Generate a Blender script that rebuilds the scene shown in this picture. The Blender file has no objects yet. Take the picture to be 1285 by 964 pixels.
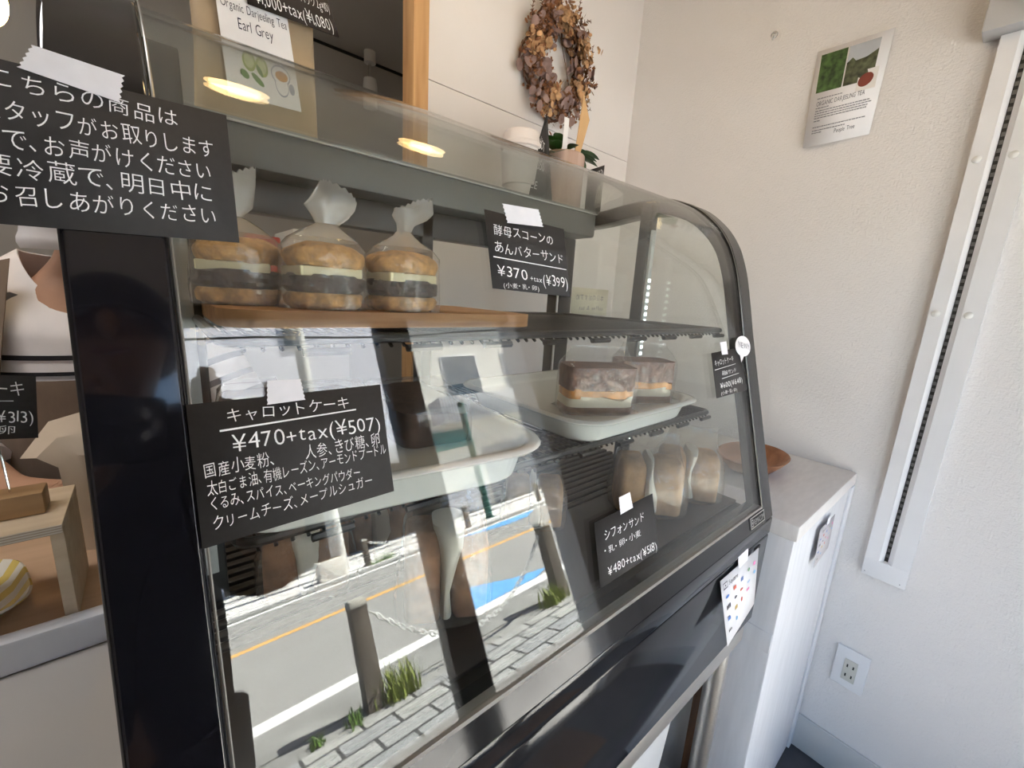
import bpy, bmesh, math, random
from math import sin, cos, pi, radians
from mathutils import Vector, Matrix, noise

SC = bpy.context.scene
COL = SC.collection
random.seed(7)

# ------------------------------------------------------------------ camera
cam_data = bpy.data.cameras.new('camera')
cam = bpy.data.objects.new('camera', cam_data)
COL.objects.link(cam)
cam_data.sensor_fit = 'HORIZONTAL'
cam_data.sensor_width = 36.0
cam_data.lens = 528.07 / 1285 * 36.0
cam_data.clip_start = 0.004
cam_data.clip_end = 300
R_ = Vector((0.76327574, -0.64347867, 0.05783892))
U_ = Vector((0.09149847, 0.19628449, 0.97626862))
D_ = Vector((0.63956092, 0.73986999, -0.20869651))
m = Matrix.Identity(4)
for i in range(3):
    m[i][0] = R_[i]; m[i][1] = U_[i]; m[i][2] = -D_[i]
cam.matrix_world = m                      # eye at the origin, 1.29 m above the shop floor
SC.camera = cam

# ------------------------------------------------------------------ world, sun, exposure
SUN_DIR = Vector((0.590, 0.175, 0.788)).normalized()      # towards the sun
world = bpy.data.worlds.new('sky'); SC.world = world; world.use_nodes = True
nt = world.node_tree; nt.nodes.clear()
sky = nt.nodes.new('ShaderNodeTexSky'); sky.sky_type = 'NISHITA'; sky.sun_disc = False
sky.sun_elevation = math.asin(SUN_DIR.z); sky.sun_rotation = math.atan2(SUN_DIR.x, SUN_DIR.y)
sky.air_density = 1.0; sky.dust_density = 1.5; sky.ozone_density = 1.0
bg = nt.nodes.new('ShaderNodeBackground'); bg.inputs['Strength'].default_value = 0.9
wo = nt.nodes.new('ShaderNodeOutputWorld')
nt.links.new(sky.outputs[0], bg.inputs[0]); nt.links.new(bg.outputs[0], wo.inputs[0])

sun_d = bpy.data.lights.new('sun', 'SUN'); sun_d.energy = 76.0; sun_d.angle = radians(0.53); sun_d.color = (1, .955, .88)
sun = bpy.data.objects.new('sun', sun_d); COL.objects.link(sun)
sun.rotation_euler = SUN_DIR.to_track_quat('Z', 'Y').to_euler()
sun.location = SUN_DIR * 20

portal_d = bpy.data.lights.new('window_portal', 'AREA'); portal_d.shape = 'RECTANGLE'; portal_d.size = 1.75; portal_d.size_y = 1.75
portal_d.cycles.is_portal = True
portal = bpy.data.objects.new('window_portal', portal_d); COL.objects.link(portal)
portal.location = (0.28, -0.70, -0.42); portal.rotation_euler = (radians(90), 0, 0)

SC.view_settings.view_transform = 'Standard'; SC.view_settings.look = 'None'
SC.view_settings.gamma = 1.0; SC.view_settings.use_curve_mapping = False
SC.view_settings.exposure = -0.06
cy = SC.cycles
cy.max_bounces = 10; cy.diffuse_bounces = 4; cy.glossy_bounces = 5; cy.transmission_bounces = 6
cy.transparent_max_bounces = 40; cy.caustics_reflective = False; cy.caustics_refractive = False
cy.sample_clamp_indirect = 80.0; cy.use_denoising = True

# ------------------------------------------------------------------ materials
MATS = {}
def pmat(name, col, rough=0.6, metal=0.0, var=0.0, scale=20.0, bump=0.0, bscale=None, stretch=(1, 1, 1), spec=0.5, emit=None, estr=0.0, coat=0.0, sheen=0.0, detail=4):
    if name in MATS: return MATS[name]
    M = bpy.data.materials.new(name); M.use_nodes = True
    n = M.node_tree.nodes; l = M.node_tree.links
    b = n['Principled BSDF']
    b.inputs['Base Color'].default_value = (*col, 1); b.inputs['Roughness'].default_value = rough
    b.inputs['Metallic'].default_value = metal; b.inputs['Specular IOR Level'].default_value = spec
    b.inputs['Coat Weight'].default_value = coat
    if sheen: b.inputs['Sheen Weight'].default_value = sheen
    if emit:
        b.inputs['Emission Color'].default_value = (*emit, 1); b.inputs['Emission Strength'].default_value = estr
    tc = n.new('ShaderNodeTexCoord'); mp = n.new('ShaderNodeMapping'); mp.inputs['Scale'].default_value = stretch
    l.new(tc.outputs['Object'], mp.inputs[0])
    if var > 0:
        nz = n.new('ShaderNodeTexNoise'); nz.inputs['Scale'].default_value = scale; nz.inputs['Detail'].default_value = detail
        l.new(mp.outputs[0], nz.inputs['Vector'])
        cr = n.new('ShaderNodeValToRGB')
        cr.color_ramp.elements[0].position = 0.3; cr.color_ramp.elements[1].position = 0.7
        cr.color_ramp.elements[0].color = (*[max(0, c * (1 - var)) for c in col], 1)
        cr.color_ramp.elements[1].color = (*[min(1, c * (1 + var)) for c in col], 1)
        l.new(nz.outputs['Fac'], cr.inputs[0]); l.new(cr.outputs[0], b.inputs['Base Color'])
    if bump > 0:
        nb = n.new('ShaderNodeTexNoise'); nb.inputs['Scale'].default_value = bscale or scale; nb.inputs['Detail'].default_value = 3
        l.new(mp.outputs[0], nb.inputs['Vector'])
        bp = n.new('ShaderNodeBump'); bp.inputs['Strength'].default_value = bump; bp.inputs['Distance'].default_value = 0.002
        l.new(nb.outputs['Fac'], bp.inputs['Height']); l.new(bp.outputs[0], b.inputs['Normal'])
    MATS[name] = M
    return M

def clear_mat(name, tint=(1, 1, 1), f0=0.043, gloss_rough=0.0, milk=0.0, milk_col=(1, 1, 1), boost=1.0, wave=0.0):
    """clear sheet: straight transmission plus Schlick reflection on each face"""
    M = bpy.data.materials.new(name); M.use_nodes = True
    n = M.node_tree.nodes; l = M.node_tree.links; n.clear()
    out = n.new('ShaderNodeOutputMaterial')
    geo = n.new('ShaderNodeNewGeometry')
    dot = n.new('ShaderNodeVectorMath'); dot.operation = 'DOT_PRODUCT'
    l.new(geo.outputs['Incoming'], dot.inputs[0]); l.new(geo.outputs['Normal'], dot.inputs[1])
    ab = n.new('ShaderNodeMath'); ab.operation = 'ABSOLUTE'; l.new(dot.outputs['Value'], ab.inputs[0])
    om = n.new('ShaderNodeMath'); om.operation = 'SUBTRACT'; om.inputs[0].default_value = 1; l.new(ab.outputs[0], om.inputs[1])
    pw = n.new('ShaderNodeMath'); pw.operation = 'POWER'; l.new(om.outputs[0], pw.inputs[0]); pw.inputs[1].default_value = 5
    ma = n.new('ShaderNodeMath'); ma.operation = 'MULTIPLY_ADD'; l.new(pw.outputs[0], ma.inputs[0])
    ma.inputs[1].default_value = (1 - f0) * boost; ma.inputs[2].default_value = f0 * boost; ma.use_clamp = True
    tr = n.new('ShaderNodeBsdfTransparent'); tr.inputs[0].default_value = (*tint, 1)
    gl = n.new('ShaderNodeBsdfGlossy'); gl.inputs['Roughness'].default_value = gloss_rough
    if wave > 0:
        tc = n.new('ShaderNodeTexCoord'); nz = n.new('ShaderNodeTexNoise'); nz.inputs['Scale'].default_value = 60
        l.new(tc.outputs['Object'], nz.inputs['Vector'])
        bp = n.new('ShaderNodeBump'); bp.inputs['Strength'].default_value = wave; bp.inputs['Distance'].default_value = .004
        l.new(nz.outputs['Fac'], bp.inputs['Height']); l.new(bp.outputs[0], gl.inputs['Normal'])
    base = tr.outputs[0]
    if milk > 0:
        df = n.new('ShaderNodeBsdfDiffuse'); df.inputs[0].default_value = (*milk_col, 1)
        tl = n.new('ShaderNodeBsdfTranslucent'); tl.inputs[0].default_value = (*milk_col, 1)
        mm = n.new('ShaderNodeMixShader'); mm.inputs[0].default_value = .5
        l.new(df.outputs[0], mm.inputs[1]); l.new(tl.outputs[0], mm.inputs[2])
        m2 = n.new('ShaderNodeMixShader'); m2.inputs[0].default_value = milk
        l.new(tr.outputs[0], m2.inputs[1]); l.new(mm.outputs[0], m2.inputs[2]); base = m2.outputs[0]
    mx = n.new('ShaderNodeMixShader')
    l.new(ma.outputs[0], mx.inputs[0]); l.new(base, mx.inputs[1]); l.new(gl.outputs[0], mx.inputs[2])
    l.new(mx.outputs[0], out.inputs[0])
    MATS[name] = M
    return M

def wood_mat(name, c1, c2, rough=0.5, axis='X', scale=6.0):
    M = bpy.data.materials.new(name); M.use_nodes = True
    n = M.node_tree.nodes; l = M.node_tree.links; b = n['Principled BSDF']
    tc = n.new('ShaderNodeTexCoord'); mp = n.new('ShaderNodeMapping')
    s = {'X': (1, 14, 14), 'Y': (14, 1, 14), 'Z': (14, 14, 1)}[axis]
    mp.inputs['Scale'].default_value = s; l.new(tc.outputs['Object'], mp.inputs[0])
    nz = n.new('ShaderNodeTexNoise'); nz.inputs['Scale'].default_value = scale; nz.inputs['Detail'].default_value = 6; nz.inputs['Distortion'].default_value = .6
    l.new(mp.outputs[0], nz.inputs['Vector'])
    cr = n.new('ShaderNodeValToRGB'); cr.color_ramp.elements[0].color = (*c1, 1); cr.color_ramp.elements[1].color = (*c2, 1)
    cr.color_ramp.elements[0].position = .35; cr.color_ramp.elements[1].position = .65
    l.new(nz.outputs['Fac'], cr.inputs[0]); l.new(cr.outputs[0], b.inputs['Base Color']); b.inputs['Roughness'].default_value = rough
    MATS[name] = M
    return M

def wallpaper_mat(name, col):
    M = bpy.data.materials.new(name); M.use_nodes = True
    n = M.node_tree.nodes; l = M.node_tree.links; b = n['Principled BSDF']
    b.inputs['Base Color'].default_value = (*col, 1); b.inputs['Roughness'].default_value = .85
    tc = n.new('ShaderNodeTexCoord')
    hs = []
    for st in ((300, 300, 90), (140, 140, 260)):
        mp = n.new('ShaderNodeMapping'); mp.inputs['Scale'].default_value = st; l.new(tc.outputs['Object'], mp.inputs[0])
        nz = n.new('ShaderNodeTexNoise'); nz.inputs['Scale'].default_value = 1.0; nz.inputs['Detail'].default_value = 2
        l.new(mp.outputs[0], nz.inputs['Vector']); hs.append(nz)
    ad = n.new('ShaderNodeMath'); ad.operation = 'ADD'; l.new(hs[0].outputs['Fac'], ad.inputs[0]); l.new(hs[1].outputs['Fac'], ad.inputs[1])
    bp = n.new('ShaderNodeBump'); bp.inputs['Strength'].default_value = .55; bp.inputs['Distance'].default_value = .0025
    l.new(ad.outputs[0], bp.inputs['Height']); l.new(bp.outputs[0], b.inputs['Normal'])
    MATS[name] = M
    return M

def tile_mat(name, c1, c2, mortar, bw, bh, msize=.012, offset=.5, rough=.85, dirt=.25, rot=0):
    """laid stones, sized in metres, seen from above"""
    M = bpy.data.materials.new(name); M.use_nodes = True
    n = M.node_tree.nodes; l = M.node_tree.links; b = n['Principled BSDF']
    tc = n.new('ShaderNodeTexCoord'); mp = n.new('ShaderNodeMapping'); mp.inputs['Rotation'].default_value = (0, 0, rot)
    l.new(tc.outputs['Object'], mp.inputs[0])
    bk = n.new('ShaderNodeTexBrick'); bk.offset = offset; bk.inputs['Scale'].default_value = 1.0
    bk.inputs['Color1'].default_value = (*c1, 1); bk.inputs['Color2'].default_value = (*c2, 1); bk.inputs['Mortar'].default_value = (*mortar, 1)
    bk.inputs['Brick Width'].default_value = bw; bk.inputs['Row Height'].default_value = bh; bk.inputs['Mortar Size'].default_value = msize
    l.new(mp.outputs[0], bk.inputs['Vector'])
    nz = n.new('ShaderNodeTexNoise'); nz.inputs['Scale'].default_value = 9; nz.inputs['Detail'].default_value = 6
    l.new(tc.outputs['Object'], nz.inputs['Vector'])
    mr = n.new('ShaderNodeMapRange'); mr.inputs[3].default_value = 1 - dirt; mr.inputs[4].default_value = 1 + dirt; l.new(nz.outputs['Fac'], mr.inputs[0])
    mx = n.new('ShaderNodeMixRGB'); mx.blend_type = 'MULTIPLY'; mx.inputs[0].default_value = 1
    l.new(bk.outputs['Color'], mx.inputs[1]); l.new(mr.outputs[0], mx.inputs[2])
    l.new(mx.outputs[0], b.inputs['Base Color']); b.inputs['Roughness'].default_value = rough
    MATS[name] = M
    return M

def stripe_mat(name, c1, c2, freq, axis='X', duty=.5, rough=.6, rot=(0, 0, 0)):
    M = bpy.data.materials.new(name); M.use_nodes = True
    n = M.node_tree.nodes; l = M.node_tree.links; b = n['Principled BSDF']
    tc = n.new('ShaderNodeTexCoord'); mp = n.new('ShaderNodeMapping'); mp.inputs['Rotation'].default_value = rot
    l.new(tc.outputs['Object'], mp.inputs[0])
    sx = n.new('ShaderNodeSeparateXYZ'); l.new(mp.outputs[0], sx.inputs[0])
    mu = n.new('ShaderNodeMath'); mu.operation = 'MULTIPLY'; mu.inputs[1].default_value = freq; l.new(sx.outputs[axis], mu.inputs[0])
    fr = n.new('ShaderNodeMath'); fr.operation = 'FRACT'; l.new(mu.outputs[0], fr.inputs[0])
    gt = n.new('ShaderNodeMath'); gt.operation = 'GREATER_THAN'; gt.inputs[1].default_value = duty; l.new(fr.outputs[0], gt.inputs[0])
    mx = n.new('ShaderNodeMixRGB'); l.new(gt.outputs[0], mx.inputs[0]); mx.inputs[1].default_value = (*c1, 1); mx.inputs[2].default_value = (*c2, 1)
    l.new(mx.outputs[0], b.inputs['Base Color']); b.inputs['Roughness'].default_value = rough
    MATS[name] = M
    return M

wallpaper = wallpaper_mat('woven_wallpaper', (.79, .765, .755))
panel_white = pmat('white_panel', (.80, .765, .755), .6, var=.02, scale=3)
white_paint = pmat('white_gloss_paint', (.80, .80, .82), .35, var=.03, scale=8)
brush_white = pmat('brushed_white_paint', (.76, .76, .78), .6, var=.05, scale=5, stretch=(14, 14, 1.5), bump=.2, bscale=12)
grey_wall = pmat('grey_wall', (.50, .48, .46), .8, var=.03, scale=4)
ceiling_m = pmat('ceiling_paint', (.62, .60, .58), .85, var=.02, scale=4)
floor_m = pmat('floor_tile', (.055, .055, .062), .55, var=.25, scale=14, bump=.2)
black_gloss = pmat('black_gloss_plastic', (.007, .007, .010), .07, coat=.3)
black_panel = pmat('black_panel', (.018, .018, .020), .09)
frame_grey = pmat('black_side_frame', (.030, .029, .029), .22)
dark_grey = pmat('dark_grey_plastic', (.05, .05, .05), .4)
housing_m = pmat('housing_grey', (.16, .16, .155), .45)
steel = pmat('brushed_steel', (.66, .64, .61), .42, 1.0, var=.06, scale=60, stretch=(.3, 6, 6))
alu = pmat('aluminium', (.75, .75, .73), .3, 1.0)
chrome = pmat('chrome', (.8, .8, .8), .08, 1.0)
rubber = pmat('black_rubber', (.01, .01, .01), .6)
card_black = pmat('black_card', (.033, .031, .031), .75, var=.08, scale=200)
chalk = pmat('white_marker', (.86, .86, .86), .8)
tape_m = pmat('white_tape', (.82, .81, .85), .6, var=.03, scale=90)
paper = pmat('white_paper', (.86, .85, .87), .75, var=.02, scale=30)
ink = pmat('dark_ink', (.04, .04, .07), .8)
ink_soft = pmat('grey_ink', (.22, .22, .26), .8)
glass = clear_mat('case_glass', (.975, .99, .98), .060)
pane_glass = clear_mat('window_glass', (.97, .985, .98), .04)
film = clear_mat('clear_film', (.98, .98, .98), .055, .04, milk=.06, wave=.7)
frost = clear_mat('frosted_film', (.95, .94, .92), .05, .10, milk=.38, milk_col=(.92, .90, .87), wave=.6)
wax_film = clear_mat('wax_film', (.97, .96, .95), .045, .08, milk=.13, milk_col=(.93, .89, .84), wave=.4)
tray_m = pmat('white_enamel', (.78, .79, .77), .18, var=.015, scale=10)

# ------------------------------------------------------------------ builders
def wloc(o):
    v = Vector((0, 0, 0))
    while o is not None:
        v += o.location; o = o.parent
    return v

def tag(o, label=None, cat=None, group=None, kind=None):
    if label: o['label'] = label
    if cat: o['category'] = cat
    if group: o['group'] = group
    if kind: o['kind'] = kind
    return o

def thing(name, label, cat, loc=(0, 0, 0), group=None):
    o = bpy.data.objects.new(name, None); COL.objects.link(o); o.location = loc; o.empty_display_size = .02
    return tag(o, label, cat, group)

class MB:
    def __init__(self): self.bm = bmesh.new()
    def box(self, a, b, bev=0.0, seg=2):
        x0, y0, z0 = a; x1, y1, z1 = b
        vs = [self.bm.verts.new(p) for p in ((x0,y0,z0),(x1,y0,z0),(x1,y1,z0),(x0,y1,z0),(x0,y0,z1),(x1,y0,z1),(x1,y1,z1),(x0,y1,z1))]
        fs = [self.bm.faces.new([vs[i] for i in f]) for f in ((0,3,2,1),(4,5,6,7),(0,1,5,4),(1,2,6,5),(2,3,7,6),(3,0,4,7))]
        if bev > 0:
            es = list({e for f in fs for e in f.edges})
            bmesh.ops.bevel(self.bm, geom=es, offset=bev, segments=seg, affect='EDGES', profile=.5)
        return self
    def poly(self, pts):
        self.bm.faces.new([self.bm.verts.new(p) for p in pts]); return self
    def loft(self, rings, closed=True, cap0=True, cap1=True):
        R = [[self.bm.verts.new(p) for p in r] for r in rings]
        n = len(R[0])
        for a, b in zip(R, R[1:]):
            for i in range(n if closed else n - 1):
                j = (i + 1) % n
                self.bm.faces.new((a[i], a[j], b[j], b[i]))
        if closed and cap0: self.bm.faces.new(R[0][::-1])
        if closed and cap1: self.bm.faces.new(R[-1])
        return self
    def prism(self, pts, ext):
        """polygon pts (3D list) extruded by vector ext"""
        e = Vector(ext)
        return self.loft([[Vector(p) for p in pts], [Vector(p) + e for p in pts]])
    def tube(self, pts, r, seg=8, closed=False, cap=True):
        pts = [Vector(p) for p in pts]; n = len(pts)
        rr = r if isinstance(r, (list, tuple)) else [r] * n
        up = None; rings = []
        for i, p in enumerate(pts):
            if closed: t = pts[(i + 1) % n] - pts[i - 1]
            else: t = pts[min(i + 1, n - 1)] - pts[max(i - 1, 0)]
            t.normalize()
            if up is None:
                up = Vector((0, 0, 1)) if abs(t.z) < .9 else Vector((1, 0, 0))
            x = t.cross(up); x.normalize(); y = x.cross(t); y.normalize(); up = y
            rings.append([p + (x * cos(2 * pi * k / seg) + y * sin(2 * pi * k / seg)) * rr[i] for k in range(seg)])
        if closed: rings.append(rings[0]); self.loft(rings, True, False, False)
        else: self.loft(rings, True, cap, cap)
        return self
    def cyl(self, a, b, r0, r1=None, seg=20):
        return self.tube([a, b], [r0, r0 if r1 is None else r1], seg)
    def lathe(self, c, prof, seg=32, sx=1, sy=1, cap0=True, cap1=True):
        c = Vector(c)
        return self.loft([[c + Vector((r * sx * cos(2 * pi * k / seg), r * sy * sin(2 * pi * k / seg), z)) for k in range(seg)] for r, z in prof], True, cap0, cap1)
    def ball(self, c, r, seg=16, rings=10, nz=0.0, ns=30.0, power=1.0):
        c = Vector(c); rx, ry, rz = r if isinstance(r, (tuple, list)) else (r, r, r)
        def sp(v): return math.copysign(abs(v) ** power, v)
        rg = []
        for i in range(1, rings):
            a = -pi / 2 + pi * i / rings; row = []
            for k in range(seg):
                b = 2 * pi * k / seg
                d = Vector((sp(cos(a)) * sp(cos(b)) * rx, sp(cos(a)) * sp(sin(b)) * ry, sp(sin(a)) * rz))
                p = c + d
                if nz: p = c + d * (1 + nz * noise.noise(p * ns))
                row.append(p)
            rg.append(row)
        return self.loft(rg)
    def sheet(self, fn, nu, nv, thick=0.0):
        g = [[Vector(fn(i / nu, j / nv)) for i in range(nu + 1)] for j in range(nv + 1)]
        V = [[self.bm.verts.new(p) for p in r] for r in g]
        for j in range(nv):
            for i in range(nu):
                self.bm.faces.new((V[j][i], V[j][i + 1], V[j + 1][i + 1], V[j + 1][i]))
        if thick:
            self._solid(V, g, thick, nu, nv)
        return self
    def _solid(self, V, g, th, nu, nv):
        B = []
        for j in range(nv + 1):
            row = []
            for i in range(nu + 1):
                a = g[j][min(i + 1, nu)] - g[j][max(i - 1, 0)]; b = g[min(j + 1, nv)][i] - g[max(j - 1, 0)][i]
                nn = a.cross(b)
                if nn.length > 0: nn.normalize()
                row.append(self.bm.verts.new(g[j][i] - nn * th))
            B.append(row)
        for j in range(nv):
            for i in range(nu):
                self.bm.faces.new((B[j][i], B[j + 1][i], B[j + 1][i + 1], B[j][i + 1]))
        for i in range(nu):
            self.bm.faces.new((V[0][i + 1], V[0][i], B[0][i], B[0][i + 1])); self.bm.faces.new((V[nv][i], V[nv][i + 1], B[nv][i + 1], B[nv][i]))
        for j in range(nv):
            self.bm.faces.new((V[j][0], V[j + 1][0], B[j + 1][0], B[j][0])); self.bm.faces.new((V[j + 1][nu], V[j][nu], B[j][nu], B[j + 1][nu]))
    def raw(self, verts, faces):
        V = [self.bm.verts.new(v) for v in verts]
        for f in faces:
            try: self.bm.faces.new([V[i] for i in f])
            except ValueError: pass
        return self
    def rot(self, ang, axis, c):
        bmesh.ops.rotate(self.bm, verts=self.bm.verts, cent=Vector(c), matrix=Matrix.Rotation(ang, 3, axis)); return self
    def build(self, name, mt, parent=None, absolute=True, smooth=40, fix=True):
        me = bpy.data.meshes.new(name)
        if fix: bmesh.ops.recalc_face_normals(self.bm, faces=self.bm.faces)
        off = Vector((0, 0, 0))
        if parent is not None:
            if absolute: off = wloc(parent)
        else:
            vs = [v.co for v in self.bm.verts]
            off = Vector(((min(v.x for v in vs) + max(v.x for v in vs)) / 2, (min(v.y for v in vs) + max(v.y for v in vs)) / 2, min(v.z for v in vs)))
        if off.length: bmesh.ops.translate(self.bm, verts=self.bm.verts, vec=-off)
        self.bm.to_mesh(me); self.bm.free()
        me.materials.append(mt)
        if smooth:
            me.polygons.foreach_set('use_smooth', [True] * len(me.polygons)); me.set_sharp_from_angle(angle=radians(smooth))
        o = bpy.data.objects.new(name, me); COL.objects.link(o)
        if parent is not None: o.parent = parent
        else: o.location = off
        return o

def struct(name, mb, mt, parent=None, **k):
    o = mb.build(name, mt, parent, **k)
    if parent is None: o['kind'] = 'structure'
    return o

# handwriting and print: one mesh per card
GL = {}
def glyph(ch):
    if ch in GL: return GL[ch]
    cu = bpy.data.curves.new('glyph', 'FONT'); cu.body = ch; cu.size = 1.0; cu.resolution_u = 3; cu.offset = -0.006
    o = bpy.data.objects.new('glyph', cu); COL.objects.link(o)
    bpy.context.view_layer.update()
    dg = bpy.context.evaluated_depsgraph_get()
    me = bpy.data.meshes.new_from_object(o.evaluated_get(dg))
    g = ([(v.co.x, v.co.y) for v in me.vertices], [tuple(p.vertices) for p in me.polygons])
    bpy.data.objects.remove(o); bpy.data.curves.remove(cu); bpy.data.meshes.remove(me)
    GL[ch] = g
    return g

def adv(ch):
    if ch == ' ': return .4
    if ord(ch) > 0x2000 and ch not in '。、・': return 1.0
    if ch in '、・。': return .55
    xs = [q[0] for q in glyph(ch)[0]]
    return (max(xs) - min(xs)) + .10

def write(mb, fn, lines, jitter=1.0, seed=1):
    """fn(u, v) -> point on the card; lines: (text, (u0,v0), (u1,v1), cap height in v)"""
    rnd = random.Random(seed)
    for text, a, b, h in lines:
        W = sum(adv(c) for c in text); x = 0.0
        for ch in text:
            w = adv(ch); V, F = glyph(ch) if ch != ' ' else ([], [])
            if V:
                xs = [p[0] for p in V]; gx0 = min(xs); gw = max(xs) - gx0
                pad = max(0.0, (w - gw) / 2) if w >= 1 else .04
                jr = rnd.uniform(-.07, .07) * jitter; jy = rnd.uniform(-.04, .04) * jitter; js = 1 + rnd.uniform(-.08, .06) * jitter
                pts = []
                full = ord(ch) > 0x2000
                for (px, py) in V:
                    qx = (px - gx0) * js; qy = (py + (.10 if full else 0)) * js
                    qx, qy = qx - jr * (qy - .4), qy + jr * (qx - .4) + jy
                    t = (x + pad + qx) / W; k = h / (.86 if full else .74)
                    pts.append(fn(a[0] + (b[0] - a[0]) * t, a[1] + (b[1] - a[1]) * t - qy * k))
                mb.raw(pts, F)
            x += w

def bilin(c, lift=0.0):
    TL, TR, BR, BL = [Vector(p) for p in c]
    nn = (BL - TL).cross(TR - TL).normalized()
    if nn.y > 0 and abs(nn.y) > .3: nn = -nn
    def fn(u, v, l=lift):
        return (TL * (1 - u) + TR * u) * (1 - v) + (BL * (1 - u) + BR * u) * v + nn * l
    fn.n = nn
    return fn

def stroke(mb, fn, a, b, w):
    """a marker line across a card, w in v units"""
    mb.poly([fn(a[0], a[1]), fn(b[0], b[1]), fn(b[0], b[1] + w * .8), fn(a[0], a[1] + w)])

def card(name, label, cat, c, lines, strokes=(), tape=None, bend=0.0, mt=None, ink_m=None, seed=1, thick=.0006, group=None, jitter=1.0):
    fn0 = bilin(c)
    nn = fn0.n
    def fn(u, v, l=0.0):
        return fn0(u, v) + nn * (l + bend * (4 * u * (1 - u)))
    ctr = sum((Vector(p) for p in c), Vector()) / 4
    root = thing(name, label, cat, ctr, group)
    mb = MB(); mb.sheet(lambda u, v: fn(u, v, thick), 12 if bend else 2, 2, 0)
    g = mb.build('sheet', mt or card_black, root)
    sm = g.modifiers.new('thickness', 'SOLIDIFY'); sm.thickness = thick; sm.offset = 0
    mb = MB(); write(mb, lambda u, v: fn(u, v, thick + .0006), lines, seed=seed, jitter=jitter)
    for s in strokes: stroke(mb, lambda u, v: fn(u, v, thick + .0006), *s)
    if len(mb.bm.verts): mb.build('lettering', ink_m or chalk, root, smooth=0, fix=False)
    if tape:
        q = [Vector(fn(*p)) for p in tape]
        mb = MB(); N = 10; rows = []
        # torn, zigzag short ends
        L = [q[0] + (q[3] - q[0]) * (i / N) + (q[1] - q[0]) * (.03 * (i % 2)) for i in range(N + 1)]
        Rr = [q[1] + (q[2] - q[1]) * (i / N) - (q[1] - q[0]) * (.03 * (i % 2)) for i in range(N + 1)]
        top = [[a + nn * (thick + .0012) , b + nn * (thick + .0012)] for a, b in zip(L, Rr)]
        for (a0, b0), (a1, b1) in zip(top, top[1:]): mb.poly([a0, b0, b1, a1])
        bmesh.ops.remove_doubles(mb.bm, verts=mb.bm.verts, dist=1e-6)
        t = mb.build('tape', tape_m, root, smooth=0); t['label'] = 'strip of white masking tape'
        sm = t.modifiers.new('thickness', 'SOLIDIFY'); sm.thickness = .0003; sm.offset = 0
    return root

# ================================================================== THE ROOM
FZ = -1.29; XR = 1.38; YB = 1.027; CZ = 1.22; YF = -0.60; GZ = -1.40
struct('floor', MB().box((-2.6, -.72, FZ - .1), (XR + .1, 2.7, FZ)), floor_m)
struct('ceiling', MB().box((-2.6, -.72, CZ), (XR + .1, 2.7, CZ + .12)), ceiling_m)
struct('wall_right', MB().box((XR, -.72, FZ), (XR + .1, 2.7, CZ)), wallpaper)
struct('wall_left', MB().box((-2.7, -.72, FZ), (-2.6, 2.7, CZ)), grey_wall)
struct('wall_rear', MB().box((-2.6, 2.6, FZ), (XR, 2.7, CZ)), grey_wall)
wb = struct('wall_back', MB().box((.558, YB, FZ), (XR, YB + .03, .4945)).box((.558, YB, .4965), (XR, YB + .03, CZ)), panel_white)
struct('trim_1', MB().box((.518, YB - .012, FZ), (.558, YB + .045, CZ), .002), wood_mat('pine', (.50, .27, .11), (.66, .40, .19), .5, 'Z', 3))
struct('baseboard_right', MB().box((XR - .010, -.6, FZ), (XR, .30, FZ + .112), .003).box((XR - .010, .3015, FZ), (XR, YB, FZ + .112), .003), pmat('baseboard_vinyl', (.62, .62, .61), .5, var=.03, scale=6))
# shop front: header, jambs, sill, mullion and panes
struct('wall_front', MB().box((-2.6, YF - .12, .45), (XR, YF, CZ)).box((1.165, YF - .12, FZ), (XR, YF, .45)).box((-2.6, YF - .12, FZ), (-.56, YF, .45)), panel_white)  # unseen left stretch widened to let less daylight into the room
w1 = thing('window_1', None, None, (-.4, YF - .06, FZ)); w1['kind'] = 'structure'
fr = pmat('bronze_frame', (.035, .03, .028), .35)
MB().box((.578, YF - .09, FZ), (.69, YF - .03, .45), .004).build('mullion', fr, w1)
MB().box((-.56, YF - .09, FZ), (-.50, YF - .03, .45), .004).build('mullion', fr, w1)
MB().box((-.56, YF - .09, FZ), (1.165, YF - .03, FZ + .045), .004).build('window_sill', fr, w1)
MB().box((-.56, YF - .09, .41), (1.165, YF - .03, .45), .004).build('head_rail', fr, w1)
for a, b in ((-.50, .578), (.69, 1.165)):
    MB().box((a, YF - .063, FZ + .045), (b, YF - .057, .41)).build('pane', pane_glass, w1)
struct('trim_2', MB().box((.02, -.58, FZ), (.90, -.02, FZ + .008), .003), pmat('door_mat', (.16, .075, .03), .95, var=.2, scale=90, bump=.6))
# upper storey of the shop, unseen, added to keep sun out of the room
struct('upper_storey_block', MB().box((-3.2, -.72, CZ + .12), (XR + 1.2, 2.7, CZ + 1.9)), pmat('shop_stucco', (.55, .52, .48), .9, var=.05))

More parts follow.
